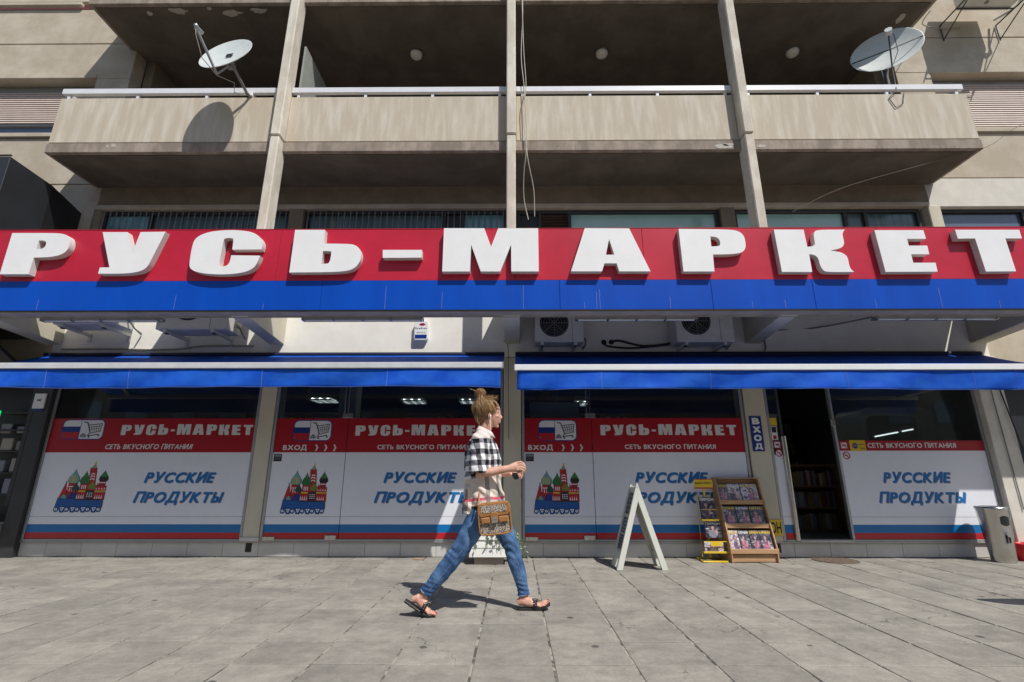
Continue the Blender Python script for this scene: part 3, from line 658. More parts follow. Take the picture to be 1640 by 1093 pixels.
lettering(w4, PTXT, 'СЕТЬ  ВКУСНОГО  ПИТАНИЯ', 4.83, 6.03, 1.392, 1.462); bigtext(w4, 4.945, 5.865, 4.84, 6.01)
bx('door_lock', STEEL, w4, 4.36, 4.42, 6.77, 6.80, 1.68, 1.78, bevel=.004); bx('threshold', STEEL, w4, 3.72, 4.40, 6.79, 7.02, .199, .208)

# ---- shop interior
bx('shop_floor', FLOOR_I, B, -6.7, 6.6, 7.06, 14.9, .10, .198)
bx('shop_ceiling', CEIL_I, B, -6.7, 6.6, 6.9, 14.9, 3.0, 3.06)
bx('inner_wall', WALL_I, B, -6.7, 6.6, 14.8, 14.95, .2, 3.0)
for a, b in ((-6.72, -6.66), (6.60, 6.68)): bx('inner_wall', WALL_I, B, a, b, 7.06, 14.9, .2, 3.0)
for a in (-3.0, .9, 4.2): bx('inner_column', CEIL_I if a > 0 else FRAMEG, B, a-.15, a+.15, 8.6, 8.9, .2, 3.0)

# ================================================================ THINGS ON THE FACADE
S = empty('shop_sign', (0, 5.6, 2.98), 'long red and blue fascia sign with raised white letters across the shop front', 'sign')
zs0, zs1, zm = 2.985, 4.075, 3.372
for a, b in ((-9.2, -6.0), (-6.0, -3.0), (-3.0, 0), (0, 1.618), (1.618, 4.6), (4.6, 9.2)):
    bx('red_panel', REDS, S, a+.002, b-.002, 5.60, 5.66, zm+.001, zs1, bevel=.002)
for a, b in ((-9.2, -5.4), (-5.4, -2.4), (-2.4, .55), (.55, 2.42), (2.42, 3.67), (3.67, 6.4), (6.4, 9.2)):
    bx('blue_panel', BLUES, S, a+.002, b-.002, 5.60, 5.66, zs0, zm-.001, bevel=.002)
bx('sign_box', GREYM, S, -9.2, 9.2, 5.665, 5.76, zs0+.02, zs1-.01)
bx('top_trim', PRED, S, -9.2, 9.2, 5.597, 5.77, zs1+.002, zs1+.012)
bx('bottom_trim', BLACK, S, -9.2, 9.2, 5.598, 5.615, zs0-.012, zs0-.002)
bx('underside_rail', TRIM, S, -9.2, 9.2, 5.617, 5.77, zs0-.022, zs0+.015)
bx('underside_rail', TRIM, S, -9.2, 9.2, 5.772, 5.80, zs0-.035, zs0+.05)
cyr = dict(P1='Р', U='У', S='С', SOFT='Ь', DASH='-', M='М', A='А', P2='Р', K='К', E='Е', T='Т')
for g in order:
    b = MB(); v, f = glyph_geo(GL[g], 5.598, .082); b.add(v, f)
    o = b.build('letter', [LETW, LETS], S, label='white raised letter ' + cyr[g] if g != 'DASH' else 'white raised dash')
    for p in o.data.polygons:
        if abs(p.normal.y) < .5: p.material_index = 1
# drip stains on the blue panels are thin runs
ds = MB()
for x in (-5.9, -4.2, -3.1, -1.6, -.9, .1, .85, 1.0, 1.04, 1.9, 2.9, 3.3, 4.4, 5.2, 5.9):
    h = rnd.uniform(.08, .33); ds.box(x-.002, x+.002, 5.5985, 5.5995, zs0+.01, zs0+h)
ds.build('drip_mark', mat('drip', (.16, .2, .5), .6), S)
# light fittings under the sign
LT = [(-6.01, -4.49, 'first strip light under the sign, at the far left end'), (-2.70, -1.16, 'strip light under the sign just left of the middle bracket'),
      (.75, 2.30, 'strip light under the sign right of the middle bracket'), (4.54, 6.01, 'last strip light under the sign, near the right end')]
lf = None
for i, (a, b, lb) in enumerate(LT):
    t = empty('strip_light', ((a+b)/2, 5.83, 2.93), lb, 'strip light', 'strip lights under the sign')
    h = (b-a)/2
    if lf is None:
        h = .765; t0 = t
        m1 = MB().box(-h, h, -.05, .05, .02, .035).box(-h, h, -.05, -.044, -.01, .019).box(-h, h, .044, .05, -.01, .019); m1.v = [tuple(Vector(p)+t.location) for p in m1.v]; m1.build('housing', FRAMEG, t)
        m2 = MB().cyl((-h+.03, 0, -.005), (h-.03, 0, -.005), .013, 10); m2.v = [tuple(Vector(p)+t.location) for p in m2.v]; m2.build('tube', TUBEOFF, t)
        for sx in (-h+.02, -.36, 0, .36, h-.02):
            m3 = MB().box(sx-.012, sx+.012, -.055, .02, -.02, .018); m3.v = [tuple(Vector(p)+t.location) for p in m3.v]; m3.build('clip', STEEL, t)
        lf = t
    else:
        for ch in lf.children: copy_tree(ch, t)
# awnings
def awning(x0, x1, zb, label, seams, wav):
    A = empty('awning', ((x0+x1)/2, 5.65, zb), label, 'awning', 'blue awnings over the shop windows')
    zw, n = 2.70, 60
    rows = []
    for i in range(n+1):
        x = x0 + (x1-x0)*i/n
        row = [(x, 5.68 + t*1.09, zb + .06 + t*(zw-zb-.06) - .03*math.sin(math.pi*t) - .012*math.sin(x*wav)*math.sin(math.pi*t)) for t in (0, .15, .35, .55, .75, 1)]
        rows.append(row)
    b = MB()
    for i in range(n):
        for j in range(5): b.add([rows[i][j], rows[i+1][j], rows[i+1][j+1], rows[i][j+1]], [(0,1,2,3)], True)
    c = b.build('canopy', AWN, A)
    bmr = bmesh.new(); bmr.from_mesh(c.data); bmesh.ops.remove_doubles(bmr, verts=bmr.verts, dist=1e-5); bmesh.ops.recalc_face_normals(bmr, faces=bmr.faces); bmr.to_mesh(c.data); bmr.free()
    sm = c.modifiers.new('t', 'SOLIDIFY'); sm.thickness = .003
    bx('front_bar', BARW if x0 > -1 else mat('awning_bar_grey', (.56, .57, .585), .4), A, x0-.01, x1+.01, 5.62, 5.68, zb, zb+.072, bevel=.006)
    for xx in (x0-.015, x1+.005): bx('end_cap', FRAMEG, A, xx, xx+.01, 5.615, 5.685, zb-.004, zb+.076)
    v = MB(); nz = 8; P = []
    N = int((x1-x0)/.05)
    for i in range(N+1):
        x = x0 + .02 + (x1-x0-.04)*i/N; col = []
        for j in range(nz+1):
            t = j/nz; dp = t*(.026*math.sin(x*2.3+wav) + .018*math.sin(x*7.1+t*2.6+wav+math.sin(x*1.7)) + .010*math.sin(x*15+t*5+2.4*math.sin(x*3))*max(0, math.sin(x*.9+wav))) + rnd.uniform(-.0006, .0006)
            col.append((x, 5.645 + dp, zb - .002 - t*(.225 + .008*math.sin(x*1.1+wav))))
        P.append(col)
    for i in range(N):
        for j in range(nz): v.add([P[i][j], P[i+1][j], P[i+1][j+1], P[i][j+1]], [(0,1,2,3)], True)
    vo = v.build('valance', AWN, A); sm = vo.modifiers.new('t', 'SOLIDIFY'); sm.thickness = .002
    bmr = bmesh.new(); bmr.from_mesh(vo.data); bmesh.ops.remove_doubles(bmr, verts=bmr.verts, dist=1e-5); bmesh.ops.recalc_face_normals(bmr, faces=bmr.faces); bmr.to_mesh(vo.data); bmr.free()
    q = MB()
    for x in seams:
        k = min(range(len(P)), key=lambda i: abs(P[i][0][0]-x)); q.tube([(P[k][j][0]+.0, P[k][j][1]-.003, P[k][j][2]) for j in range(nz+1)], .0022, 4)
    q.tube([(P[i][nz][0], P[i][nz][1]-.002, P[i][nz][2]+.006) for i in range(0, N+1)], .0016, 4)
    q.build('seam', SEAM, A)
    for xx in (x0+.35, (x0+x1)/2, x1-.35):
        MB().tube([(xx, 5.69, zb+.03), (xx+.28, 6.2, zb+.10), (xx, 6.74, zw-.08)], .022, 8).build('folding_arm', FRAMEG, A)
    MB().cyl((x0, 6.735, zw+.0), (x1, 6.735, zw+.0), .035, 12).build('roller', mat('awning_hood', (.008, .014, .05), .6), A)
    return A
awning(-6.78, -.155, 2.262, 'blue awning left of the middle column, with a pale grey front bar', [-5.6, -4.6, -3.0, -1.5], .7)
awning(.0, 6.62, 2.232, 'blue awning right of the middle column, with a white front bar', [1.0, 2.3, 3.9, 5.4, 5.9], 2.1)
# neighbouring dark canopy (left)
nb = empty('neighbour_canopy', (-8, 6, 2.5), 'black clad box canopy of the neighbouring shop at the left edge', 'canopy')
MB().prismx([(5.76, 5.31), (6.42, 5.27), (6.42, 3.0), (5.76, 3.0)], -11, -7.02).build('front_panel', DARK, nb, bevel=.006)
MB().prismx([(6.424, 5.268), (6.965, 5.12), (6.965, 3.0), (6.424, 3.0)], -11, -7.03).build('rear_panel', BLACK, nb)
MB().prism([(-11, 5.318), (-7.01, 5.318), (-7.01, 5.335), (-11, 5.335)], 5.75, 5.77).build('edge_trim', FRAMED, nb)
MB().prismx([(5.76, 2.997), (6.7, 2.45), (6.7, 2.40), (5.76, 2.94)], -11, -6.92).build('lower_panel', BLACK, nb)
nw = empty('neighbour_shop', (-7.6, 6.9, 0), 'dark neighbouring shop with stacked white goods at the left edge', 'shop')
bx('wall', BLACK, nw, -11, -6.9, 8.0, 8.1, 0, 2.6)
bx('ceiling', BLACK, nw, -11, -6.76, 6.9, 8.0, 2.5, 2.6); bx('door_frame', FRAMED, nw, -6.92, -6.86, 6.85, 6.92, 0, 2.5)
for z in (.45, .75, 1.05, 1.35, 1.65, 1.9): bx('shelf', FRAMED, nw, -7.6, -6.95, 7.05, 7.4, z, z+.02)
# remaining shop fixtures: alarm box
al = empty('alarm_box', (-1.36, 6.77, 2.90), 'small white alarm box with an eye logo on the white wall', 'alarm box')
MB().prism(rrect(-1.465, -1.265, 2.91, 3.20, .03), 6.71, 6.779).build('case', LETW, al, bevel=.006)
b = MB(); b.box(-1.45, -1.28, 6.7065, 6.7095, 2.935, 2.99); v, f = text_geo('EyeScan', -1.45, -1.28, 3.07, 3.10, 6.7095, .001, .02); b.add(v, f); v, f = text_geo('7000 22 42', -1.43, -1.30, 3.012, 3.03, 6.7095, .001); b.add(v, f); b.build('print', PNVY, al)
b = MB(); b.prism([(-1.40, 3.145), (-1.37, 3.165), (-1.33, 3.165), (-1.30, 3.145), (-1.33, 3.125), (-1.37, 3.125)], 6.7085, 6.7095); b.build('eye_print', PRD2, al); MB().cyl((-1.35, 6.7084, 3.145), (-1.35, 6.707, 3.145), .012, 12).build('eye_print', PNVY, al)
# air conditioners
def aircon(x0, z0, wdt, hgt, y0, dep, fan, label, arms=True, side=1):
    a = empty('air_conditioner', (x0+wdt/2, y0+dep/2, z0), label, 'air conditioner', 'outdoor air conditioner units')
    bx('casing', ACW, a, x0, x0+wdt, y0, y0+dep, z0, z0+hgt, bevel=.012)
    fx, fz, fr = fan
    g = MB().cyl((fx, y0-.002, fz), (fx, y0-.006, fz), fr, 32); g.build('fan_opening', BLACK, a)
    g = MB()
    for k in range(1, 6): 
        rr = fr*k/5.5; g.tube([(fx + rr*math.cos(t*math.pi/12), y0-.012, fz + rr*math.sin(t*math.pi/12)) for t in range(25)], .0035, 4)
    for k in range(8): g.tube([(fx, y0-.014, fz), (fx + fr*math.cos(k*math.pi/4), y0-.010, fz + fr*math.sin(k*math.pi/4))], .004, 4)
    g.build('fan_grille', GREYM, a)
    g = MB()
    for k in range(5):
        t = k*2*math.pi/5; c, s_ = math.cos(t), math.sin(t)
        g.add([(fx + .03*c, y0-.0075, fz + .03*s_), (fx + fr*.9*math.cos(t-.25), y0-.0065, fz + fr*.9*math.sin(t-.25)), (fx + fr*.9*math.cos(t+.3), y0-.009, fz + fr*.9*math.sin(t+.3))], [(0,1,2)])
    g.build('fan_blade', FRAMED, a)
    bx('panel_seam', FRAMED, a, x0+wdt*.76, x0+wdt*.762+.003, y0-.002, y0+.0, z0+.02, z0+hgt-.02)
    if arms:
        for xx in (x0+wdt*.15, x0+wdt*.82):
            bx('support_arm', ACW, a, xx-.02, xx+.02, y0-.02, 6.777, z0-.045, z0-.004)
            MB().hexa([(xx-.018, y0+.02, z0-.06), (xx+.018, y0+.02, z0-.06), (xx+.018, y0+.06, z0-.06), (xx-.018, y0+.06, z0-.06), (xx-.018, y0+.02, z0-.046), (xx+.018, y0+.02, z0-.046), (xx+.018, y0+.06, z0-.046), (xx-.018, y0+.06, z0-.046)]).build('foot', BLACK, a)
            bx('wall_rail', ACW, a, xx-.02, xx+.02, 6.755, 6.777, z0-.13, z0-.05)
    xe = x0+wdt if side > 0 else x0
    g = MB()
    for k in range(2): g.tube([(xe+side*.005, y0+dep*.6, z0+.10+.03*k), (xe+side*.05, y0+dep*.65, z0+.07+.02*k), (xe+side*.05, y0+dep*.9, z0+.02), (xe+side*.02, 6.76, z0+.0-.02*k)], .009, 7)
    g.build('pipe', GREYM, a)
    return a
aircon(-6.35, 3.03, .86, .62, 6.28, .34, (-6.0, 3.36, .22), 'leftmost air conditioner behind the sign, seen from below on bracket arms')
aircon(-4.93, 2.955, .98, .66, 6.30, .36, (-4.5, 3.33, .25), 'air conditioner behind the sign left of the second bracket, lower edge showing')
aircon(.27, 2.80, .68, .58, 6.42, .30, (.54, 3.07, .20), 'air conditioner with round fan right of the middle bracket')
aircon(2.22, 2.79, .79, .62, 6.40, .32, (2.50, 3.09, .20), 'air conditioner with round fan left of the right bracket', side=1)
# satellite dishes
def disk(mb, c, axis, rx, depth, th, n=40, elong=1.0, up=Vector((0,0,1))):
    ax = Vector(axis).normalized(); u = up.cross(ax).normalized(); v = ax.cross(u); c = Vector(c)
    rings = []
    for k, (r, d) in enumerate([(.02, 0), (.35, .12), (.65, .42), (.88, .78), (1.0, 1.0), (1.015, 1.02), (1.0, 1.03), (.88, .80), (.65, .44), (.35, .14), (.02, .03)]):
        o = ax*(depth*d + (0 if k < 6 else -th)); rings.append([c + o + (u*math.cos(t*2*math.pi/n)*rx + v*math.sin(t*2*math.pi/n)*rx*elong)*r for t in range(n)])
    mb.loft(rings, cap=True); return u, v, ax
t = empty('satellite_dish', (-4.06, 6.12, 6.62), 'white satellite dish tilted to the sky on the left end of the balcony rail', 'satellite dish', 'satellite dishes on the balcony')
ax = Vector((-.153, -.931, .332)).normalized(); c1 = Vector((-4.134, 5.60, 6.84))
b = MB(); u, v, axn = disk(b, c1, ax, .39, .05, .012); b.build('dish', DISHW, t)
b = MB(); b.box(-.05, .05, -.001, .002, -.04, .04); q = Matrix((u, -axn, v)).transposed(); b.v = [tuple(c1 + axn*.02 + u*.04 + q @ Vector(p)) for p in b.v]; b.build('dish_print', PBLK, t)
b = MB(); b.tube([(-4.03, 6.14, 6.60), (-4.05, 6.02, 6.60), c1 - ax*.10], .022, 8); b.build('mast', GREYM, t)
b = MB(); b.tube([c1 - ax*.06 + u*.0, c1 - ax*.14 + Vector((-.02, .02, -.02))], .05, 8); b.box(-4.17, -4.09, 5.64, 5.72, 6.72, 6.82); b.build('mount', GREYM, t)
lnb = Vector((-4.28, 5.11, 6.83))
arm0 = Vector((-4.157, 5.49, 6.43))
b = MB(); b.tube([c1 - ax*.10, arm0], .014, 6); b.tube([arm0, lnb], .018, 8); b.build('feed_arm', FRAMEG, t)
b = MB(); b.tube([lnb, lnb + (c1-lnb).normalized()*.10], [.035, .028], 12); b.ell(lnb + Vector((0,0,.02)), (.03,.03,.035), 10, 8); b.build('feed_horn', FRAMEG, t)
b = MB(); b.tube([lnb, lnb+Vector((.02,0,-.12)), (arm0+lnb)/2+Vector((-.07,.03,-.08)), arm0+Vector((0,0,-.02)), c1-ax*.12+Vector((0,.1,-.22)), (-4.12, 5.85, 6.45), (-4.05, 6.05, 6.58)], .006, 5); b.build('cable', CABW, t)
bx('clamp', LETW, t, -4.07, -4.0, 6.075, 6.19, 6.60, 6.68, bevel=.006)
t = empty('satellite_dish', (5.93, 6.4, 6.6), 'larger satellite dish with a dark cross frame at the right end of the balcony', 'satellite dish', 'satellite dishes on the balcony')
ax = Vector((-.54, -.793, .283)).normalized(); c2 = Vector((6.10, 6.45, 7.70))
b = MB(); u, v, axn = disk(b, c2, ax, .473, .08, .012); b.build('dish', DISHW, t)
fp = Vector((5.88, 6.09, 7.75)); low = c2 + ax*.08 - v*.465; hub = (fp + low)/2
b = MB(); b.tube([fp, low], .011, 6)
for q in (u*.465, -u*.465 - v*.03): b.tube([c2 + ax*.08 + q, hub], .010, 6)
b.build('feed_support', FRAMED, t)
b = MB(); b.tube([fp - ax*.05, fp + ax*.05], [.045, .05], 14); b.build('feed_horn', DISHW, t)
b = MB(); b.tube([c2 - ax*.02, c2 - ax*.12, (6.16, 6.62, 7.4), (6.18, 6.65, 5.78)], .035, 8); b.build('mast', GREYM, t)
b = MB(); b.tube([fp, c2 + ax*.30 + u*.10, c2 + ax*.12 + u*.12 - v*.2, c2 - v*.46 + ax*.06, (5.75, 6.06, 6.62), (5.63, 6.09, 6.5), (5.70, 6.085, 6.33), (5.82, 6.085, 6.40), (5.88, 6.09, 6.60)], .006, 5); b.build('cable', FRAMED, t)
# round lamps in the loggia ceiling
lamp = None
for x, lb in ((-1.78, 'round ceiling lamp on the upper balcony soffit, left of the middle pier'), (1.57, 'round ceiling lamp on the upper balcony soffit, right of the middle pier'), (5.0, 'round ceiling lamp on the upper balcony soffit, right of the right pier')):
    t = empty('ceiling_lamp', (x, 7.05, 8.405), lb, 'lamp', 'round balcony lamps')
    if lamp is None:
        lamp = t; o = t.location
        MB().cyl(o + Vector((0,0,-.035)), o + Vector((0,0,-.002)), .115, 28).build('base', GREYM, t)
        MB().tube([o + Vector((0,0,-.036)), o + Vector((0,0,-.075)), o + Vector((0,0,-.10))], [.105, .10, .06], 28).build('glass', LAMPG, t)
    else:
        for ch in lamp.children: copy_tree(ch, t)

# ================================================================ THINGS BEFORE THE SHOP
def plaque(parent, name, m, x0, x1, z0, z1, y0, y1): return bx(name, m, parent, x0, x1, y0, y1, z0, z1, bevel=.002)
es = empty('entrance_sign', (3.325, 6.795, 1.36), 'narrow blue upright sign with white letters on the cream column beside the doorway', 'sign')
plaque(es, 'board', PNVY, 3.245, 3.405, 1.345, 1.82, 6.78, 6.7945)
for i, ch in enumerate('ВХОД'):
    b = MB(); z = 1.71 - i*.115; v, f = text_geo(ch, 3.275, 3.378, z, z+.088, 6.78, .002, .05); b.add(v, f); b.build('letter', LETW, es)
ys = empty('yellow_notice', (3.40, 6.79, .28), 'small yellow notice with a dark letter low on the column behind the magazine rack', 'notice')
plaque(ys, 'board', YELP, 3.33, 3.49, .27, .47, 6.775, 6.793)
b = MB(); v, f = text_geo('ОН', 3.335, 3.475, .30, .44, 6.775, .002, .02); b.add(v, f); b.build('lettering', PBLK, ys)
# little things around the columns
nt = empty('hanging_tag', (-6.63, 6.73, 1.95), 'white plaque with blue lower edge on the dark post at the left', 'plaque')
plaque(nt, 'board', LETW, -6.755, -6.60, 1.93, 2.14, 6.715, 6.738); plaque(nt, 'blue_edge', PNVY, -6.755, -6.60, 1.90, 1.928, 6.715, 6.738)
b = MB(); b.tube([(-6.70, 6.712, 2.03), (-6.68, 6.712, 2.05), (-6.65, 6.712, 2.03)], .005, 5); b.tube([(-6.70, 6.712, 2.06), (-6.68, 6.712, 2.04), (-6.65, 6.712, 2.06)], .005, 5); b.build('print', PBLK, nt)
ne = MB(); ne.tube([(-7.55, 7.0, 1.93), (-7.55, 7.0, 1.85), (-7.48, 7.0, 1.93), (-7.48, 7.0, 1.85)], .007, 6)
tag(recentre(ne.build('neon_sign', NEON)), 'small green neon letter glowing in the dark shop at the left edge', 'neon sign')
gb = [(-7.42, 1.62, .16, .14), (-7.20, 1.62, .12, .10), (-7.35, 1.37, .17, .18), (-7.15, 1.37, .12, .14), (-7.40, 1.07, .2, .17), (-7.14, 1.07, .16, .2), (-7.42, .77, .18, .2), (-7.18, .77, .14, .22)]
for i, (x, z, wd, h) in enumerate(gb):
    o = MB().box(x-wd/2, x+wd/2, 7.08, 7.30, z+.002, z+h).build('carton', [GREYM, PSHD, TRIM][i % 3], bevel=.01)
    tag(recentre(o), '%s pale carton on the %s shelf of the dark shop at the far left' % (('left', 'right')[i % 2], ('top', 'second', 'third', 'lowest filled')[i//2]), 'carton', 'cartons on the neighbouring shelves')
# sandwich board
ab = empty('sandwich_board', (1.43, 6.12, 0), 'white wooden sandwich board standing open on the paving', 'sandwich board')
def legpanel(sx, name):
    xt, xb = 1.43, 1.43 + sx*.29; zt = .955
    def pt(u, w, y):   # u along slope 0 top..1 bottom ; w offset outward
        d = Vector((xb-xt, 0, -zt)).normalized(); nrm = Vector((sx*.957, 0, .29)).normalized()
        p = Vector((xt, y, zt)) + d*u*math.hypot(.29, zt); return p + nrm*w
    def bar(u0, u1, y0, y1, w0, w1, m=WPAINT, nm='rail'):
        pts = [pt(u1, w0, y0), pt(u1, w1, y0), pt(u1, w1, y1), pt(u1, w0, y1), pt(u0, w0, y0), pt(u0, w1, y0), pt(u0, w1, y1), pt(u0, w0, y1)]
        return MB().hexa(pts).build(nm, m, ab, bevel=.003)
    for ya, yb in ((5.95, 5.99), (6.26, 6.30)): MB().prism([(xt, zt), (xt, zt-.215), (xb-sx*.066, 0), (xb, 0)], ya, yb).build('rail', WPAINT, ab, bevel=.002)
    bar(.05, .10, 5.992, 6.258, -.045, -.005); bar(.80, .885, 5.992, 6.258, -.045, -.005)
    bar(.101, .799, 5.992, 6.258, -.035, -.02, nm='panel')
    bar(.886, 1.0, 5.992, 6.03, -.045, -.005); bar(.886, 1.0, 6.22, 6.258, -.045, -.005)
    if sx < 0:
        for (a, c) in ((.13, .38), (.42, .60), (.62, .78)):
            bar(a, c, 6.0, 6.25, -.018, -.014, PBLK, 'poster')
            for k in range(4):
                uu = a + (c-a)*(.12+.22*k); bar(uu, uu+.018, 6.02, 6.23 - .03*(k % 2), -.0135, -.0125, PSHD, 'poster_text')
for sx in (-1, 1): legpanel(sx, '')
MB().cyl((1.43, 5.945, .90), (1.43, 6.305, .90), .005, 10).build('hinge', STEEL, ab)
# magazine covers
def cover(name, x0, x1, z0, z1, y0, tilt, title, cols, label, seed, group='magazines in the wooden rack', tcol=PYEL, thick=.006, cat='magazine'):
    rr = random.Random(seed); h = z1-z0; w = x1-x0; base = Vector((0, 0, 0))
    root = empty(name, ((x0+x1)/2, y0, z0), label, cat, group)
    M = Matrix.Rotation(-tilt, 4, 'X')
    def put(b, nm, ms):
        b.v = [tuple(M @ Vector(p) + root.location) for p in b.v]; return b.build(nm, ms, root)
    put(MB().box(-w/2, w/2, 0, thick, 0, h), 'cover', cols[0])
    b = MB(); ms = [PSKN, cols[1], PPUR, MAGL, cols[2]]
    cx = rr.uniform(-.12, .12)*w
    def blob(mi, cx, cz, rx, rz, y): b.use(mi).prism([(cx + rx*math.cos(t*math.pi/7)*rr.uniform(.85, 1.1), cz + rz*math.sin(t*math.pi/7)*rr.uniform(.85, 1.1)) for t in range(14)], y, y+.0004)
    for k in range(7): blob(rr.choice([2, 4, 3]), rr.uniform(-.36, .36)*w, rr.uniform(.15, .8)*h, rr.uniform(.06, .13)*w, rr.uniform(.04, .10)*h, -.0006)
    blob(2, cx, h*.66, w*.15, h*.13, -.0011); blob(1, cx, h*.28, w*.30, h*.26, -.0011); blob(0, cx, h*.64, w*.09, h*.085, -.0016); blob(0, cx+w*.22, h*.36, w*.07, h*.16, -.0016); blob(0, cx, h*.50, w*.05, h*.05, -.0016)
    for k in range(4): z = rr.uniform(.08, .6)*h; xx = rr.choice([-.44, .2])*w; b.use(3).box(xx, xx+w*.24, -.0021, -.0017, z, z+h*.02)
    b.v = [(p[0], p[1], p[2]) for p in b.v]; put(b, 'cover_print', ms)
    b = MB(); v, f = text_geo(title, -w*.46, w*.46, h*.83, h*.97, -.0014, .0008, .03); b.add(v, f); put(b, 'title', tcol)
# wooden rack
rk = empty('magazine_rack', (2.92, 6.6, 0), 'pale wooden rack with three shelves of magazines by the cream column', 'magazine rack')
X0, X1 = 2.64, 3.22
for xx in (X0, X1-.016): MB().prismx([(6.42, 0.0), (6.80, 0.0), (6.80, .985), (6.70, .985), (6.42, .16)], xx, xx+.016).build('side_panel', WOOD, rk, bevel=.002)
bx('back_panel', WOOD, rk, X0+.017, X1-.017, 6.785, 6.80, .02, .975); bx('top_rail', WOOD, rk, X0-.008, X1+.008, 6.69, 6.81, .988, 1.003, bevel=.003)
lv_ = [(6.47, .115), (6.58, .40), (6.66, .68)]
for y, z in lv_:
    bx('shelf', WOOD, rk, X0+.017, X1-.017, y-.03, 6.78, z, z+.012)
    bx('shelf_lip', WOOD, rk, X0-.006, X1+.008, y-.052, y-.034, z-.012, z+.045, bevel=.003)
bx('base_board', WOOD, rk, X0+.017, X1-.017, 6.45, 6.47, .008, .095)
cols = [(MAGD, MAGP, PSHD), (MAGD, MAGP, MAGL), (MAGL, MAGP, PPUR), (MAGD, MAGP, PPUR)]
top = [(2.662, .13, 'dark magazine cover at the left end of the rack top shelf'), (2.775, .175, 'light busy magazine cover second on the rack top shelf'), (2.965, .215, 'wide magazine with a yellow title at the right of the top shelf')]
mid = [(2.665, .16, 'magazine with a white title at the left of the rack middle shelf'), (2.835, .165, 'magazine in the centre of the rack middle shelf'), (3.01, .185, 'wide pink toned magazine at the right of the middle shelf')]
bot = [(2.665, .115, 'narrow light magazine at the left of the rack bottom shelf'), (2.79, .125, 'second magazine from the left on the rack bottom shelf'), (2.925, .115, 'third magazine from the left on the rack bottom shelf'), (3.045, .15, 'rightmost magazine on the rack bottom shelf')]
k = 0
for (row, (y, z), hh) in ((top, lv_[2], .235), (mid, lv_[1], .24), (bot, lv_[0], .245)):
    for i, (x, wdt, lb) in enumerate(row):
        c = cols[k % 4]
        if 'light' in lb: c = (MAGL, PPUR, MAGP)
        cover('magazine', x, x+wdt, z+.014, z+.014+hh, y-.028 + .003*i, .30, 'КАРАВАН', c, lb, 50+k, tcol=PYEL if i != 1 else PTXT); k += 1
# yellow newspaper stand
yn = empty('newspaper_stand', (2.45, 6.6, 0), 'yellow wire newspaper stand with a small header board beside the rack', 'newspaper stand')
b = MB().box(2.33, 2.57, 6.60, 6.612, .88, .975); b.build('header_board', PYEL, yn)
bx('header_band', PRD2, yn, 2.33, 2.57, 6.598, 6.614, .862, .879); bx('header_band', PRD2, yn, 2.33, 2.57, 6.598, 6.614, .9755, .983)
b = MB(); v, f = text_geo('ВЫБЕРИ ЛИМОН', 2.345, 2.555, .918, .948, 6.60, .001, .01); b.add(v, f); b.build('lettering', PBLK, yn)
for xx in (2.445,): bx('post', YELP, yn, xx, xx+.022, 6.614, 6.626, .03, .865)
for xx in (2.37, 2.55): MB().tube([(xx, 6.66, .03), (xx+.0, 6.66, .80)], .004, 6).build('wire', YELP, yn)
for y, z, a, c in ((6.55, .475, 2.37, 2.57), (6.50, .10, 2.34, 2.64)):
    bx('shelf', YELP, yn, a, c, y-.01, y+.09, z, z+.012, bevel=.003); bx('shelf_lip', YELP, yn, a-.01, c+.01, y-.022, y-.012, z, z+.022, bevel=.002)
MB().tube([(2.34, 6.48, .235), (2.62, 6.48, .235), (2.62, 6.60, .24)], .005, 6).build('wire', YELP, yn); MB().tube([(2.37, 6.53, .61), (2.57, 6.53, .61)], .004, 6).build('wire', YELP, yn)
bx('label_strip', YELP, yn, 2.42, 2.56, 6.472, 6.478, .185, .23)
b = MB(); b.tube([(2.30, 6.45, .012), (2.60, 6.45, .012), (2.60, 6.72, .012), (2.32, 6.72, .012), (2.30, 6.45, .012)], .010, 8); b.build('base', YELP, yn)
cover('magazine', 2.365, 2.56, .49, .76, 6.555, .14, 'ЛИМОН', (MAGD, PPUR, PSHD), 'dark magazine on the upper shelf of the yellow newspaper stand', 91, 'magazines on the yellow stand', PTXT)
cover('magazine', 2.40, 2.60, .27, .46, 6.545, .14, 'ЛИМОН', (MAGD, PSHD, PPUR), 'dark magazine in the middle of the yellow newspaper stand', 92, 'magazines on the yellow stand', PTXT)
cover('magazine', 2.36, 2.60, .115, .225, 6.515, .12, 'ЛИМОН', (MAGL, MAGL, PPUR), 'grey folded papers on the lowest shelf of the yellow newspaper stand', 93, 'magazines on the yellow stand', PTXT)
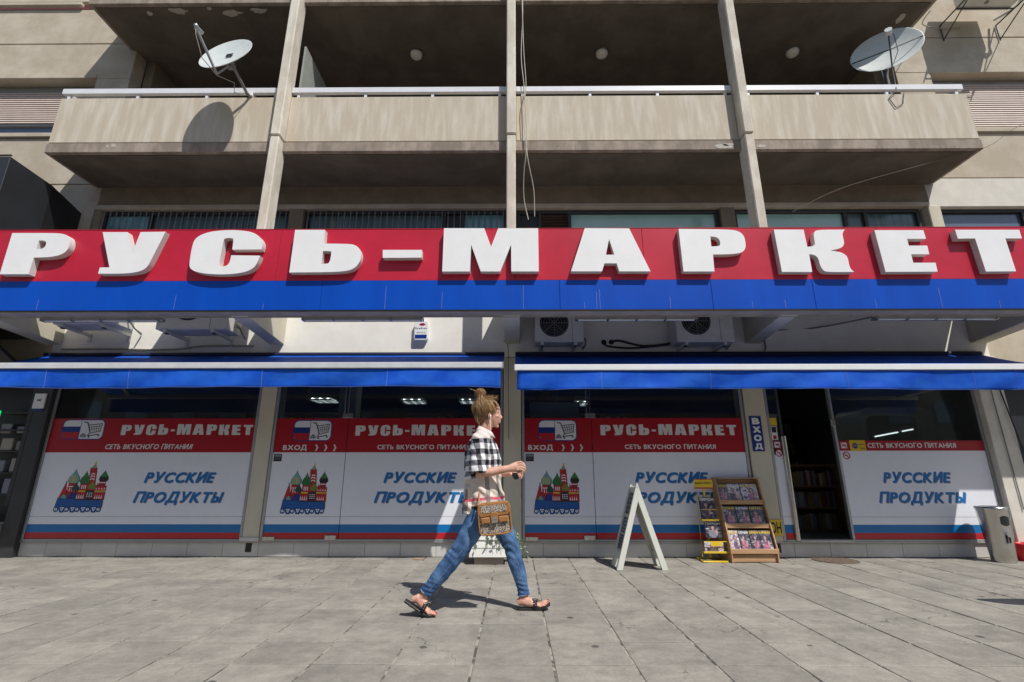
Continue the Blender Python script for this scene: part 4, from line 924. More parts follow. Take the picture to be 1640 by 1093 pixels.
# litter bin
lb_ = empty('litter_bin', (6.03, 6.52, 0), 'round stainless steel litter bin at the right end of the shop front', 'litter bin')
def ringc(cx, cy, z, r, n=40): return [(cx + r*math.cos(2*math.pi*j/n), cy + r*math.sin(2*math.pi*j/n), z) for j in range(n)]
b = MB(); b.loft([ringc(6.03, 6.52, z, r) for z, r in ((.0, .118), (.02, .122), (.30, .14), (.62, .160))]); b.build('body', STEEL, lb_)
b = MB(); b.loft([ringc(6.03, 6.52, z, r) for z, r in ((.621, .167), (.635, .169), (.650, .163), (.655, .12), (.64, .11))]); b.build('lid', STEEL, lb_)
b = MB(); n = 12; q = []
for s_, a0, a1 in ((0, -1.95, -1.30),):
    up = [(6.03 + .158*math.cos(a0+(a1-a0)*i/n), 6.52 + .158*math.sin(a0+(a1-a0)*i/n), .53 + .02*math.sin(math.pi*i/n)) for i in range(n+1)]
    lo = [(6.03 + .154*math.cos(a0+(a1-a0)*i/n), 6.52 + .154*math.sin(a0+(a1-a0)*i/n), .45 - .02*math.sin(math.pi*i/n)) for i in range(n+1)]
    for i in range(n): b.add([lo[i], lo[i+1], up[i+1], up[i]], [(0,1,2,3)])
b.build('opening', BLACK, lb_)
b = MB()
for i in range(6):
    a0 = -1.95 + i*.09; a1 = a0+.09; P = lambda a, z: (6.03 + (.1365+.062*(z-.22))*math.cos(a), 6.52 + (.1365+.062*(z-.22))*math.sin(a), z)
    b.use(0).add([P(a0, .22), P(a1, .22), P(a1, .40), P(a0, .40)], [(0,1,2,3)])
P = lambda a, z: Vector((6.03 + (.1385+.062*(z-.22))*math.cos(a), 6.52 + (.1385+.062*(z-.22))*math.sin(a), z))
b.use(1)
for i in range(8):
    pass
def seg(a, c, r): b.tube([P(a[0]-.83, a[1]), P(c[0]-.83, c[1])], r, 4)
seg((-.93,.35),(-.93,.355),.012); seg((-.93,.33),(-.93,.28),.012); seg((-.95,.28),(-.97,.235),.006); seg((-.91,.28),(-.90,.235),.006); seg((-.93,.32),(-.80,.30),.005); seg((-.76,.30),(-.74,.24),.006); seg((-.66,.30),(-.68,.24),.006); seg((-.74,.24),(-.68,.24),.006)
b.build('sticker', [FRAMEG, PBLK], lb_)
# red bucket on a ledge, hose and cables by the right pillar
bk = empty('red_bucket', (6.42, 6.60, 0), 'red plastic tub at the right edge beside the litter bin', 'bucket')
b = MB(); b.loft([ringc(6.42, 6.60, z, r) for z, r in ((0, .10), (.02, .108), (.19, .135))]); b.build('tub', REDPL, bk)
b = MB(); b.loft([ringc(6.42, 6.60, z, r) for z, r in ((.191, .140), (.205, .142), (.21, .125), (.195, .12))]); b.build('rim', REDPL, bk)
gp = empty('grey_trough', (6.75, 6.92, 0), 'grey trough on the floor behind the red tub at the right edge', 'trough')
bx('box', GREYM, gp, 6.60, 7.2, 6.74, 6.90, .0, .44, bevel=.02)
cb = []
def cable(pts, r, m, label, cat='cable', group=None):
    # smooth the polyline
    P = [Vector(p) for p in pts]; Q = []
    for i in range(len(P)-1):
        p0, p1, p2, p3 = P[max(i-1, 0)], P[i], P[i+1], P[min(i+2, len(P)-1)]
        for k in range(6):
            t = k/6; Q.append(.5*((2*p1) + (p2-p0)*t + (2*p0-5*p1+4*p2-p3)*t*t + (3*p1-p0-3*p2+p3)*t**3))
    Q.append(P[-1]); o = MB().tube(Q, r, 6).build('cable', m); return tag(recentre(o), label, cat, group)
cable([(.12, 6.05, 9.2), (.13, 6.06, 8.2), (.10, 6.05, 7.3), (.14, 6.04, 6.7), (.17, 6.03, 5.9), (.16, 6.03, 5.5), (.13, 6.1, 5.25), (.13, 6.2, 4.9), (.19, 6.2, 4.55)], .007, CABW, 'pale cable hanging by the middle pier, nearer of the two to the pier')
cable([(.115, 6.04, 9.2), (.12, 6.05, 8.4), (.14, 6.05, 7.4), (.17, 6.05, 6.7), (.12, 6.04, 6.3), (.17, 6.03, 5.6), (.20, 6.05, 5.35), (.27, 6.15, 5.0), (.28, 6.2, 4.6)], .007, CABW, 'pale cable looping away from the middle pier above the letter M')
cable([(1.28, 6.775, 2.89), (1.34, 6.74, 2.82), (1.7, 6.74, 2.79), (2.2, 6.74, 2.84)], .014, BLACK, 'black pipe running from the left wall hole under the right air conditioner')
cable([(1.39, 6.775, 2.885), (1.5, 6.74, 2.90), (1.85, 6.74, 2.82), (2.25, 6.74, 2.86)], .016, BLACK, 'thicker black pipe from the second wall hole under the right air conditioner')
cable([(3.56, 6.775, 2.72), (3.60, 6.76, 2.80), (3.60, 6.76, 2.95), (3.62, 6.76, 3.05), (4.4, 6.76, 3.10), (5.2, 6.3, 3.18)], .011, GREYM, 'grey conduit bending up the wall right of the right bracket')
cable([(-6.6, 6.77, 2.80), (-5.9, 6.765, 2.80), (-5.0, 6.765, 2.79), (-4.5, 6.765, 2.84), (-3.8, 6.765, 2.84)], .015, CABW, 'cream conduit along the wall below the left air conditioners')
cable([(-.17, 6.76, 2.9), (-.12, 6.75, 2.89), (-.10, 6.74, 2.75), (-.10, 6.71, 2.4), (-.09, 6.71, 1.5)], .006, GREYM, 'thin grey wire down the middle column between the awnings')
cable([(9.2, 5.6, 6.6), (7.4, 5.95, 5.95), (6.85, 6.08, 5.63), (5.9, 6.2, 5.4), (4.8, 6.3, 5.1), (3.9, 6.1, 4.6)], .0035, DWOOD, 'black overhead wire sagging past the right corner of the balcony')
cable([(6.86, 6.3, 8.42), (7.1, 6.7, 8.60), (7.6, 6.93, 8.76), (8.0, 6.95, 8.80)], .008, CABW, 'cream cable from the upper balcony corner to the top right air conditioner')
cable([(6.72, 6.70, 2.2), (6.78, 6.69, 1.6), (6.84, 6.69, 1.1), (6.90, 6.68, .9), (7.3, 6.68, .86)], .009, BLACK, 'black cable down the right hand pillar')
cable([(6.60, 6.70, 2.3), (6.61, 6.705, 1.5), (6.62, 6.705, .6)], .007, GREYM, 'straight grey wire down the right hand pillar')
for x, lb in ((1.284, 'dark round pipe hole in the wall, left one of the pair'), (1.392, 'dark round pipe hole in the wall, right one of the pair')):
    tag(recentre(MB().cyl((x, 6.775, 2.89), (x, 6.7795, 2.89), .038, 20).build('pipe_hole', BLACK)), lb, 'pipe hole')
# top right air conditioner on frames
t = empty('air_conditioner', (8.1, 6.7, 8.95), 'air conditioner on a dark iron frame at the top right corner', 'air conditioner', 'outdoor air conditioner units')
bx('casing', ACW, t, 7.72, 8.62, 6.35, 6.68, 8.86, 9.48, bevel=.012)
for xx in (7.66, 8.66):
    b = MB(); b.tube([(xx, 6.95, 8.50), (xx, 6.95, 8.84)], .010, 6); b.tube([(xx, 6.28, 8.83), (xx, 6.95, 8.83)], .012, 6); b.tube([(xx, 6.32, 8.83), (xx, 6.95, 8.52)], .010, 6); b.build('bracket', FRAMED, t)
for yy in (6.32, 6.62): MB().tube([(7.66, yy, 8.84), (8.66, yy, 8.84)], .012, 6).build('rail', FRAMED, t)
MB().cyl((8.1, 6.515, 8.859), (8.1, 6.515, 8.84), .03, 12).build('drain', GREYM, t)
b = MB(); b.tube([(8.62, 6.5, 9.0), (8.72, 6.5, 8.98), (8.74, 6.6, 8.9), (8.66, 6.7, 8.86), (8.60, 6.9, 8.9)], .022, 7); b.build('pipe', ACW, t)
sp_ = empty('shadow_caster', (5.49, 3.35, 0), 'added board on a pole beyond the right edge, unseen itself, placed to cast the shadow in view', 'shadow caster')  # off-frame board and pole added only to throw a shadow on the paving
MB().cyl((5.9, 3.35, 0), (5.9, 3.35, 2.42), .03, 16).build('pole', GREYM, sp_)
MB().prism(rrect(5.02, 5.97, 2.05, 2.42, .12), 3.30, 3.315).build('board', LETW, sp_)
# cast off stick
tag(recentre(MB().tube([(-1.30, 6.62, .010), (-1.24, 6.60, .014), (-1.16, 6.61, .011)], [.006, .010, .004], 6).build('dry_leaf', WOOD)), 'curled dry brown leaf on the paving near the white planter', 'leaf')
# planter and plant
pn = empty('planter', (-.34, 6.42, 0), 'white stepped planter box on a stone foot in front of the middle column', 'planter')
bx('foot', TERRA, pn, -.50, -.15, 6.30, 6.55, 0, .085, bevel=.006)
for i, (z0, z1, g) in enumerate(((.086, .185, .04), (.187, .275, .03), (.277, .36, .035))):
    b = MB(); x0, x1, y0, y1 = -.52-g+.02*i, -.13+g-.02*i, 6.27-g/2, 6.58+g/2
    b.hexa([(x0, y0, z0), (x1, y0, z0), (x1, y1, z0), (x0, y1, z0), (x0+.012, y0+.012, z1), (x1-.012, y0+.012, z1), (x1-.012, y1-.012, z1), (x0+.012, y1-.012, z1)]); b.build('tier', PLANTW, pn, bevel=.004)
bx('soil', DWOOD, pn, -.50, -.15, 6.29, 6.56, .355, .362)
def leafm(b, p, d, L, W, up=Vector((0,0,1))):
    d = d.normalized(); s_ = d.cross(up); s_ = s_.normalized() if s_.length > .01 else Vector((1,0,0)); n_ = s_.cross(d)
    b.add([p, p+d*L*.35+s_*W+n_*L*.05, p+d*L*.8+s_*W*.6, p+d*L-n_*L*.08, p+d*L*.8-s_*W*.6, p+d*L*.35-s_*W+n_*L*.05, p+d*L*.5+n_*L*.0], [(0,1,6),(1,2,6),(2,3,6),(3,4,6),(4,5,6),(5,0,6)])
def plant(name, cx, cy, z, n, spread, label, lm, droop=True, side=0, ln=.045):
    p = empty(name, (cx, cy, z), label, 'plant'); st = MB(); lf_ = MB(); rr = random.Random(n)
    for i in range(n):
        a = rr.uniform(0, 2*math.pi); r0 = rr.uniform(.2, 1)*spread; top_ = z + rr.uniform(.03, .13)
        p0 = Vector((cx + .05*math.cos(a), cy + .04*math.sin(a), z)); p1 = Vector((cx + r0*.6*math.cos(a)+side*.05, cy + r0*.5*math.sin(a), top_))
        dr = rr.uniform(.05, .26) if droop else -.08
        p2 = Vector((cx + r0*1.15*math.cos(a)+side*.12, cy + r0*.75*math.sin(a)-.02, top_ - .3*dr)); p3 = p2 + Vector((.03*math.cos(a)+side*.03, -.01, -dr))
        P = [p0, p1, p2, p3]; st.tube(P, [.004, .0035, .003, .002], 5)
        for k in range(13):
            t = k/13*3; j = min(int(t), 2); q = P[j].lerp(P[j+1], t-j)
            leafm(lf_, q, Vector((rr.uniform(-1, 1), rr.uniform(-1, .6), rr.uniform(-.4, .8))), rr.uniform(.6, 1.2)*ln, rr.uniform(.25, .4)*ln)
    st.build('stem', LEAF, p); lf_.build('foliage', lm, p, kind='stuff'); return p
plant('trailing_plant', -.34, 6.33, .355, 26, .20, 'green trailing plant spilling over the front of the white planter', LEAF)
plant('pale_plant', -.04, 6.50, .20, 12, .09, 'pale silvery leafed plant beside the right of the planter', LEAFP, True, .5, .05)
plant('potted_plant', -7.05, 6.75, .42, 12, .12, 'leafy potted plant at the bottom left corner of the shop row', LEAFP, False, 0, .08)
pt_ = empty('plant_pot', (-7.05, 6.75, 0), 'pale square pot under the leafy plant at the left edge', 'plant pot')
bx('pot', PLIN, pt_, -7.25, -6.86, 6.6, 6.9, 0, .40, bevel=.01); bx('rim', PLIN, pt_, -7.27, -6.84, 6.58, 6.92, .401, .43, bevel=.006)

# ================================================================ INSIDE THE SHOP (seen through door and glass)
def bookshelf(x0, x1, y, z0, z1, label, rows, m=DWOOD, seed=1):
    s_ = empty('bookshelf', ((x0+x1)/2, y, z0), label, 'shelf', 'shelving inside the shop'); rr = random.Random(seed)
    for xx in (x0, x1-.03): bx('side_panel', m, s_, xx, xx+.03, y, y+.32, z0, z1)
    bx('back_panel', m, s_, x0+.031, x1-.031, y+.30, y+.32, z0, z1)
    for i in range(rows+1):
        z = z0 + (z1-z0-.03)*i/rows; bx('shelf', m, s_, x0+.031, x1-.031, y+.005, y+.295, z, z+.025)
        if i < rows:
            h = (z1-z0)/rows*.72; x = x0+.05; b = MB()
            while x < x1-.1:
                t = rr.uniform(.025, .06); b.use(rr.randrange(4)).box(x, x+t-.003, y+.03, y+.25, z+.026, z+.026+h*rr.uniform(.75, 1)); x += t
            b.build('books', [PSHD, mat('book_cream', (.42, .38, .30), .7), mat('book_maroon', (.16, .05, .04), .7), mat('book_ochre', (.26, .19, .08), .7)], s_, kind='stuff')
    return s_
WOODD = mat('mid_wood', (.26, .14, .075), .5)
bookshelf(4.33, 5.12, 8.0, .2, 1.20, 'low wooden bookcase of white spined books facing the open doorway', 3, WOODD, 3)
bookshelf(3.4, 6.4, 11.2, .2, 2.3, 'long dark goods shelves at the back of the shop behind the doorway', 5, FRAMED, 4)
bookshelf(-6.4, -3.8, 11.5, .2, 2.5, 'goods shelves deep inside behind the left window', 5, FRAMED, 5)
bookshelf(-2.9, 3.0, 12.6, .2, 2.6, 'goods shelves deep inside behind the middle windows', 6, FRAMED, 6)
for i, (x, y, lb) in enumerate(((-2.75, 13.0, 'left louvred ceiling light deep inside behind the middle window'), (-1.2, 13.0, 'right louvred ceiling light deep inside, left of the woman'), (-3.1, 9.6, 'dim louvred ceiling light behind the left door pane'), (1.7, 13.4, 'louvred ceiling light deep behind the window right of the middle column'), (-5.1, 12.8, 'louvred ceiling light deep behind the leftmost window'), (4.6, 8.9, 'added louvred ceiling light out of view just inside the open doorway, brightening the interior'), (-1.6, 8.9, 'added louvred ceiling light out of view inside the window left of the middle column, brightening the interior'), (1.8, 8.9, 'added louvred ceiling light out of view inside the window right of the middle column, brightening the interior'))):  # the ones just inside are added, hidden by the awnings, to brighten the interior
    t = empty('ceiling_light', (x, y, 2.99), lb, 'ceiling light', 'louvred ceiling lights inside the shop')
    bx('tray', FRAMEG, t, x-.3, x+.3, y-.3, y+.3, 2.96, 2.995)
    for k in range(3): MB().cyl((x-.2+.2*k, y-.27, 2.95), (x-.2+.2*k, y+.27, 2.95), .016, 8).build('tube', TUBE, t)
    b = MB()
    for k in range(9): b.box(x-.3, x+.3, y-.3+.072*k, y-.29+.072*k, 2.91, 2.945)
    b.build('louvre', FRAMEG, t)
pp = empty('shop_cabinet', (5.7, 8.3, .2), 'tall grey cabinet with rounded top behind the right window', 'cabinet')
MB().prism(rrect(5.35, 6.45, .2, 2.05, .14), 7.6, 8.2).build('body', GREYM, pp); MB().prism(rrect(5.43, 6.2, .35, 1.92, .10), 7.58, 7.598).build('door', BLACK, pp)
MB().tube([(5.50, 7.56, 1.60), (5.80, 7.56, 1.655), (5.86, 7.56, 1.665)], .010, 8).build('lamp', mat('reflection_glow', (.8, .8, .8), .5, emis=(.9, .97, 1), estr=.9), pp); MB().tube([(5.93, 7.56, 1.68), (6.10, 7.56, 1.71)], .010, 8).build('lamp', MATS['reflection_glow'], pp)  # glowing lamp strips imitate a reflection in the window glass
pb = empty('poster_board', (.5, 7.6, 1.7), 'pale blank board standing behind the glass right of the middle column', 'board')
bx('board', PSHD, pb, .22, .98, 7.5, 7.53, 1.2, 2.12); bx('frame', FRAMED, pb, .20, 1.0, 7.531, 7.54, 1.18, 2.14)

# ================================================================ ACROSS THE STREET (seen only as a reflection in the glass)
ob = empty('opposite_building', (0, -17, 0), 'plain rendered building across the street that shows in the shop glass', 'building')
bx('wall', BEAM, ob, -30, 30, -19, -17, -.11, 9.5)
wp = None
for iz in range(3):
    for ix in range(-9, 10):
        if wp is None: wp = MB().box(-.7, .7, 0, .05, 0, 1.4).build('window', BLGL, ob, world=True); o = wp
        else: o = inst(wp, ob, (0,0,0))
        o.location = (ix*3, .01, 1.2+iz*2.9)

# ================================================================ THE WOMAN
def remesh(mb, name, m, parent, vox=.006, it=4, fac=.5, disp=None):
    me = bpy.data.meshes.new('t'); off = rootloc(parent)
    me.from_pydata([Vector(p) for p in mb.v], [], mb.f)
    bm = bmesh.new(); bm.from_mesh(me); bmesh.ops.recalc_face_normals(bm, faces=bm.faces); bm.to_mesh(me); bm.free()
    o = bpy.data.objects.new('t', me); C.objects.link(o)
    r = o.modifiers.new('r', 'REMESH'); r.mode = 'VOXEL'; r.voxel_size = vox
    if it: s_ = o.modifiers.new('s', 'SMOOTH'); s_.factor = fac; s_.iterations = it
    bpy.context.view_layer.update(); dg = bpy.context.evaluated_depsgraph_get()
    out = bpy.data.meshes.new_from_object(o.evaluated_get(dg)); bpy.data.objects.remove(o)
    if disp:
        ns = [v.normal.copy() for v in out.vertices]
        for v, n_ in zip(out.vertices, ns): v.co += n_ * disp(v.co)
    out.transform(Matrix.Translation(-off)); out.materials.clear()
    for x in (m if isinstance(m, list) else [m]): out.materials.append(x)
    for p in out.polygons: p.use_smooth = True
    q = bpy.data.objects.new(name, out); C.objects.link(q); q.parent = parent; out.name = name
    return q
def ell_ring(c, d, a, b, side=Vector((0,1,0)), n=20):
    d = d.normalized(); v = side - d*side.dot(d); v.normalize(); u = v.cross(d)
    return [c + u*math.cos(2*math.pi*k/n)*a + v*math.sin(2*math.pi*k/n)*b for k in range(n)]
def limb(mb, pts, side=Vector((0,1,0)), n=18):   # pts: (pos, radius in walking direction, radius sideways)
    P = [Vector(p[0]) for p in pts]; rings = []
    for i, p in enumerate(pts):
        d = P[min(i+1, len(P)-1)] - P[max(i-1, 0)]; rings.append(ell_ring(P[i], d, p[1], p[2], side, n))
    mb.loft(rings)
SKIN = mat('skin', (.60, .36, .265), .5, col2=(.52, .27, .20), scale=14, spec=.4)
b_ = SKIN.node_tree.nodes['Principled BSDF']; b_.inputs['Subsurface Weight'].default_value = .12; b_.inputs['Subsurface Radius'].default_value = (.01, .004, .002); b_.inputs['Subsurface Scale'].default_value = .6
JEAN = mat('blue_denim', (.105, .205, .37), .85, col2=(.03, .07, .165), scale=6.5, grain=.35, bump=.5, bscale=170, spec=.2, lo=.38, hi=.62)
BLKC = mat('black_cloth', (.012, .012, .014), .9, spec=.2)
HAIR = mat('brown_hair', (.22, .115, .045), .45, col2=(.09, .042, .018), scale=26, stretch=(1, 1, .35), spec=.5, lo=.35, hi=.6)
HAIRB = mat('blonde_strand', (.50, .33, .15), .45, spec=.5)
HAIRM = mat('light_brown_strand', (.30, .165, .065), .45, spec=.5)
SOLE = mat('sandal_black', (.02, .02, .022), .4)
NAIL = mat('red_nail', (.60, .01, .02), .2)
LEATH = mat('tan_leather', (.37, .165, .05), .42, var=.18, scale=18, bump=.15)
# plaid shirt
def plaid():
    m = bpy.data.materials.new('plaid_cotton'); m.use_nodes = True; n = m.node_tree.nodes; l = m.node_tree.links; b = n['Principled BSDF']
    b.inputs['Roughness'].default_value = .9; b.inputs['Specular IOR Level'].default_value = .15
    tc = n.new('ShaderNodeTexCoord'); mp = n.new('ShaderNodeMapping'); l.new(tc.outputs['Object'], mp.inputs[0]); mp.inputs['Rotation'].default_value = (0, R(4), 0)
    nz = n.new('ShaderNodeTexNoise'); nz.inputs['Scale'].default_value = 7; l.new(mp.outputs[0], nz.inputs['Vector'])
    vm = n.new('ShaderNodeVectorMath'); vm.operation = 'SCALE'; vm.inputs[3].default_value = .035; l.new(nz.outputs['Color'], vm.inputs[0])
    va = n.new('ShaderNodeVectorMath'); va.operation = 'ADD'; l.new(mp.outputs[0], va.inputs[0]); l.new(vm.outputs[0], va.inputs[1])
    sp = n.new('ShaderNodeSeparateXYZ'); l.new(va.outputs[0], sp.inputs[0])
    def M(op, a, bb=None, c=None):
        x = n.new('ShaderNodeMath'); x.operation = op
        for i, v_ in enumerate((a, bb, c)):
            if v_ is None: continue
            if isinstance(v_, (int, float)): x.inputs[i].default_value = v_
            else: l.new(v_, x.inputs[i])
        return x.outputs[0]
    hx = M('ADD', sp.outputs[0], M('MULTIPLY', sp.outputs[1], .6))
    def stripe(s_, per, ph, duty): return M('LESS_THAN', M('FRACT', M('MULTIPLY_ADD', s_, 1/per, ph)), duty)
    sx = stripe(hx, .082, 10.30, .5); sz = stripe(sp.outputs[2], .088, 10.15, .48)
    dark = M('MULTIPLY', M('ADD', sx, sz), .5)
    up = M('GREATER_THAN', sp.outputs[2], M('MULTIPLY_ADD', hx, .35, 1.06))
    low_band = M('MAXIMUM', M('LESS_THAN', M('ABSOLUTE', M('ADD', hx, .135)), .018), M('LESS_THAN', hx, -.255 + .15))
    def mix(f, a, c):
        x = n.new('ShaderNodeMix'); x.data_type = 'RGBA'
        l.new(f, x.inputs[0])
        for i, v_ in ((6, a), (7, c)):
            if isinstance(v_, tuple): x.inputs[i].default_value = (*v_, 1)
            else: l.new(v_, x.inputs[i])
        return x.outputs[2]
    cr = n.new('ShaderNodeValToRGB'); cr.color_ramp.interpolation = 'CONSTANT'; e = cr.color_ramp.elements
    e[0].position = 0; e[0].color = (.74, .73, .73, 1); e[1].position = .4; e[1].color = (.20, .205, .225, 1); x_ = e.new(.9); x_.color = (.014, .014, .018, 1); l.new(dark, cr.inputs[0])
    lower = mix(M('LESS_THAN', hx, -.33), (.66, .57, .49), (.16, .15, .155))
    lower = mix(stripe(hx, .30, 10.62, .14), lower, (.25, .23, .22))
    lower = mix(M('LESS_THAN', M('ABSOLUTE', M('SUBTRACT', sp.outputs[2], .865)), .012), lower, (.58, .12, .17))
    lower = mix(M('LESS_THAN', M('ABSOLUTE', M('SUBTRACT', sp.outputs[2], .72)), .02), lower, (.12, .12, .13))
    lower = mix(M('LESS_THAN', M('ABSOLUTE', M('SUBTRACT', sp.outputs[0], .105)), .017), lower, (.27, .255, .25))
    lower = mix(M('LESS_THAN', sp.outputs[0], -.105), lower, cr.outputs[0])
    shoulder = M('GREATER_THAN', sp.outputs[2], 1.345)
    out = mix(up, lower, cr.outputs[0]); out = mix(shoulder, out, (.62, .55, .52))
    l.new(out, b.inputs['Base Color'])
    w_ = n.new('ShaderNodeTexNoise'); w_.inputs['Scale'].default_value = 9; w_.inputs['Detail'].default_value = 3; l.new(mp.outputs[0], w_.inputs['Vector'])
    bp = n.new('ShaderNodeBump'); bp.inputs['Strength'].default_value = .6; bp.inputs['Distance'].default_value = .03; l.new(w_.outputs[0], bp.inputs['Height']); l.new(bp.outputs[0], b.inputs['Normal'])
    return m
PLAID = plaid()
W = empty('person', (-.25, 4.28, 0), 'woman walking right in a plaid shirt and blue jeans, hair in a messy bun', 'person')
V = Vector
# ---- continuous body
bd = MB()
limb(bd, [((-.25, 4.28, .76), .10, .15), ((-.255, 4.28, .88), .115, .165), ((-.265, 4.28, 1.0), .095, .135), ((-.272, 4.28, 1.14), .11, .15), ((-.28, 4.28, 1.26), .105, .165), ((-.285, 4.28, 1.335), .075, .15), ((-.28, 4.28, 1.385), .05, .07)])
limb(bd, [((-.285, 4.28, 1.35), .055, .058), ((-.262, 4.28, 1.42), .05, .05), ((-.238, 4.28, 1.48), .052, .05), ((-.235, 4.28, 1.52), .05, .05)])
rt = Matrix.Rotation(R(10), 3, 'Y')
bd.ell((-.245, 4.28, 1.570), (.094, .073, .098), rot=rt)                 # skull
limb(bd, [((-.205, 4.28, 1.60), .07, .062), ((-.190, 4.28, 1.55), .062, .058), ((-.186, 4.28, 1.50), .055, .050), ((-.180, 4.28, 1.465), .038, .036), ((-.172, 4.28, 1.447), .022, .024)])
bd.ell((-.162, 4.28, 1.447), (.018, .018, .014))                          # chin
bd.ell((-.160, 4.28, 1.610), (.018, .045, .022))                          # forehead
limb(bd, [((-.152, 4.28, 1.567), .010, .009), ((-.137, 4.28, 1.543), .011, .010), ((-.124, 4.28, 1.522), .013, .012), ((-.134, 4.28, 1.512), .010, .013)])   # nose
bd.ell((-.139, 4.28, 1.494), (.013, .020, .007)); bd.ell((-.141, 4.28, 1.480), (.013, .018, .008))   # lips
for sy in (-1, 1):
    bd.ell((-.163, 4.28+sy*.036, 1.530), (.02, .018, .018)); bd.ell((-.152, 4.28+sy*.026, 1.577), (.012, .022, .006))   # cheek, brow
    bd.ell((-.222, 4.28+sy*.076, 1.530), (.016, .008, .028), rot=Matrix.Rotation(R(-12), 3, 'Y'))
# arms
def arm(sh, el, wr, hd, sy):
    limb(bd, [(sh, .055, .055), ((V(sh)*.5+V(el)*.5), .045, .045), (el, .040, .038), (V(el)*.62+V(wr)*.38, .040, .037), (V(el)*.25+V(wr)*.75, .029, .030), (wr, .023, .027), (V(wr)*.6+V(hd)*.4, .024, .034), (hd, .022, .042)], V((0, 0, 1)), 16)
arm((-.29, 4.115, 1.30), (-.295, 4.075, 1.045), (-.055, 4.07, 1.088), (.012, 4.075, 1.102), -1)
arm((-.28, 4.445, 1.30), (-.29, 4.49, 1.05), (-.07, 4.33, 1.05), (-.005, 4.30, 1.06), 1)
def hand(h, oy):
    h = V(h)
    for k, (ln, dz) in enumerate(((.90, .030), (1.0, .012), (.95, -.006), (.78, -.022))):
        p0 = h + V((-.01, oy*.004, dz)); p1 = h + V((.038*ln, oy*(.006), dz + .008 - .002*k)); p2 = h + V((.066*ln, oy*.012, dz - .008)); p3 = h + V((.068*ln, oy*.018, dz - .030)); 
        bd.tube([p0, p1, p2, p3], [.0098, .0092, .0085, .0072], 10)
        bd.ell(p3, (.0072, .0072, .0072), 8, 6)
    bd.tube([h + V((-.045, oy*.02, -.012)), h + V((-.015, oy*.034, -.030)), h + V((.018, oy*.034, -.040)), h + V((.040, oy*.028, -.036))], [.013, .0115, .010, .008], 10)
hand((.012, 4.075, 1.102), 1); hand((-.005, 4.30, 1.06), -1)
# legs: near leg trails, far leg leads
rear = [((-.255, 4.205, .84), .095, .085), ((-.30, 4.19, .70), .088, .082), ((-.375, 4.17, .57), .072, .068), ((-.445, 4.15, .46), .058, .056), ((-.51, 4.14, .38), .056, .054), ((-.60, 4.12, .27), .048, .045), ((-.675, 4.11, .185), .036, .034), ((-.715, 4.11, .135), .033, .031)]
front = [((-.235, 4.355, .84), .095, .085), ((-.165, 4.36, .70), .088, .082), ((-.09, 4.35, .57), .072, .068), ((-.030, 4.34, .455), .056, .056), ((-.008, 4.33, .37), .054, .053), ((.035, 4.31, .24), .046, .045), ((.060, 4.305, .14), .035, .034), ((.068, 4.30, .085), .033, .031)]
limb(bd, rear); limb(bd, front)
def foot(ankle, heel, ball, toe, up, sgn, y):
    ankle, heel, ball, toe, up = map(V, (ankle, heel, ball, toe, up))
    limb(bd, [(heel + up*.028, .024, .026), (ankle*.45+heel*.55+up*.018, .036, .032), (ankle*.3+heel*.25+ball*.45+up*.012, .034, .034), (ball*.8+heel*.2+up*.018, .022, .040), (ball+up*.015, .017, .042)])
    limb(bd, [(ankle, .033, .031), (ankle*.6+heel*.4+up*.01, .034, .03), (ankle*.5+ball*.5+up*.01, .026, .033)])
    d = (toe - ball); L = d.length; d = d.normalized(); tips = []
    for k in range(5):
        oy = sgn*(-.034 + .017*k); r = (.0125, .009, .0085, .008, .0075)[k]; ln = (1.0, 1.0, .9, .78, .62)[k]
        p0 = ball + V((0, oy, 0)) + up*.012 - d*.01; p1 = ball + V((0, oy*1.05, 0)) + d*L*ln*.6 + up*(r+.003); p2 = ball + V((0, oy*1.05, 0)) + d*L*ln + up*(r+.000)
        bd.tube([p0, p1, p2], [r*1.1, r, r*.85], 10); bd.ell(p2, (r*.85, r*.85, r*.8), 8, 6); tips.append((p2, r, up, d))
    return tips
upr = V((.46, 0, .89)).normalized()
t1 = foot((-.715, 4.11, .135), (-.805, 4.11, .085), (-.665, 4.10, .020), (-.610, 4.10, .012), (.42, 0, .90), 1, 4.11)
t2 = foot((.068, 4.30, .085), (.020, 4.30, .016), (.195, 4.29, .022), (.262, 4.29, .044), (-.12, 0, .99), -1, 4.30)
body = remesh(bd, 'body', SKIN, W, .0042, 3, .5)
b = MB()
for tips in (t1, t2):
    for p, r, u_, d_ in tips: b.ell(p + u_*r*.75 + d_*r*.1, (r*.75, r*.7, r*.35), 8, 6)
b.build('toenails', NAIL, W)
eb = MB(); 
for sy in (-1, 1): eb.use(1).ell((-.152, 4.28+sy*.043, 1.560), (.006, .006, .0035), 10, 6); eb.use(1).tube([(-.170, 4.28+sy*.055, 1.590), (-.152, 4.28+sy*.045, 1.596), (-.140, 4.28+sy*.030, 1.590)], .003, 5)
eb.build('eyes', [LETW, PBLK], W)
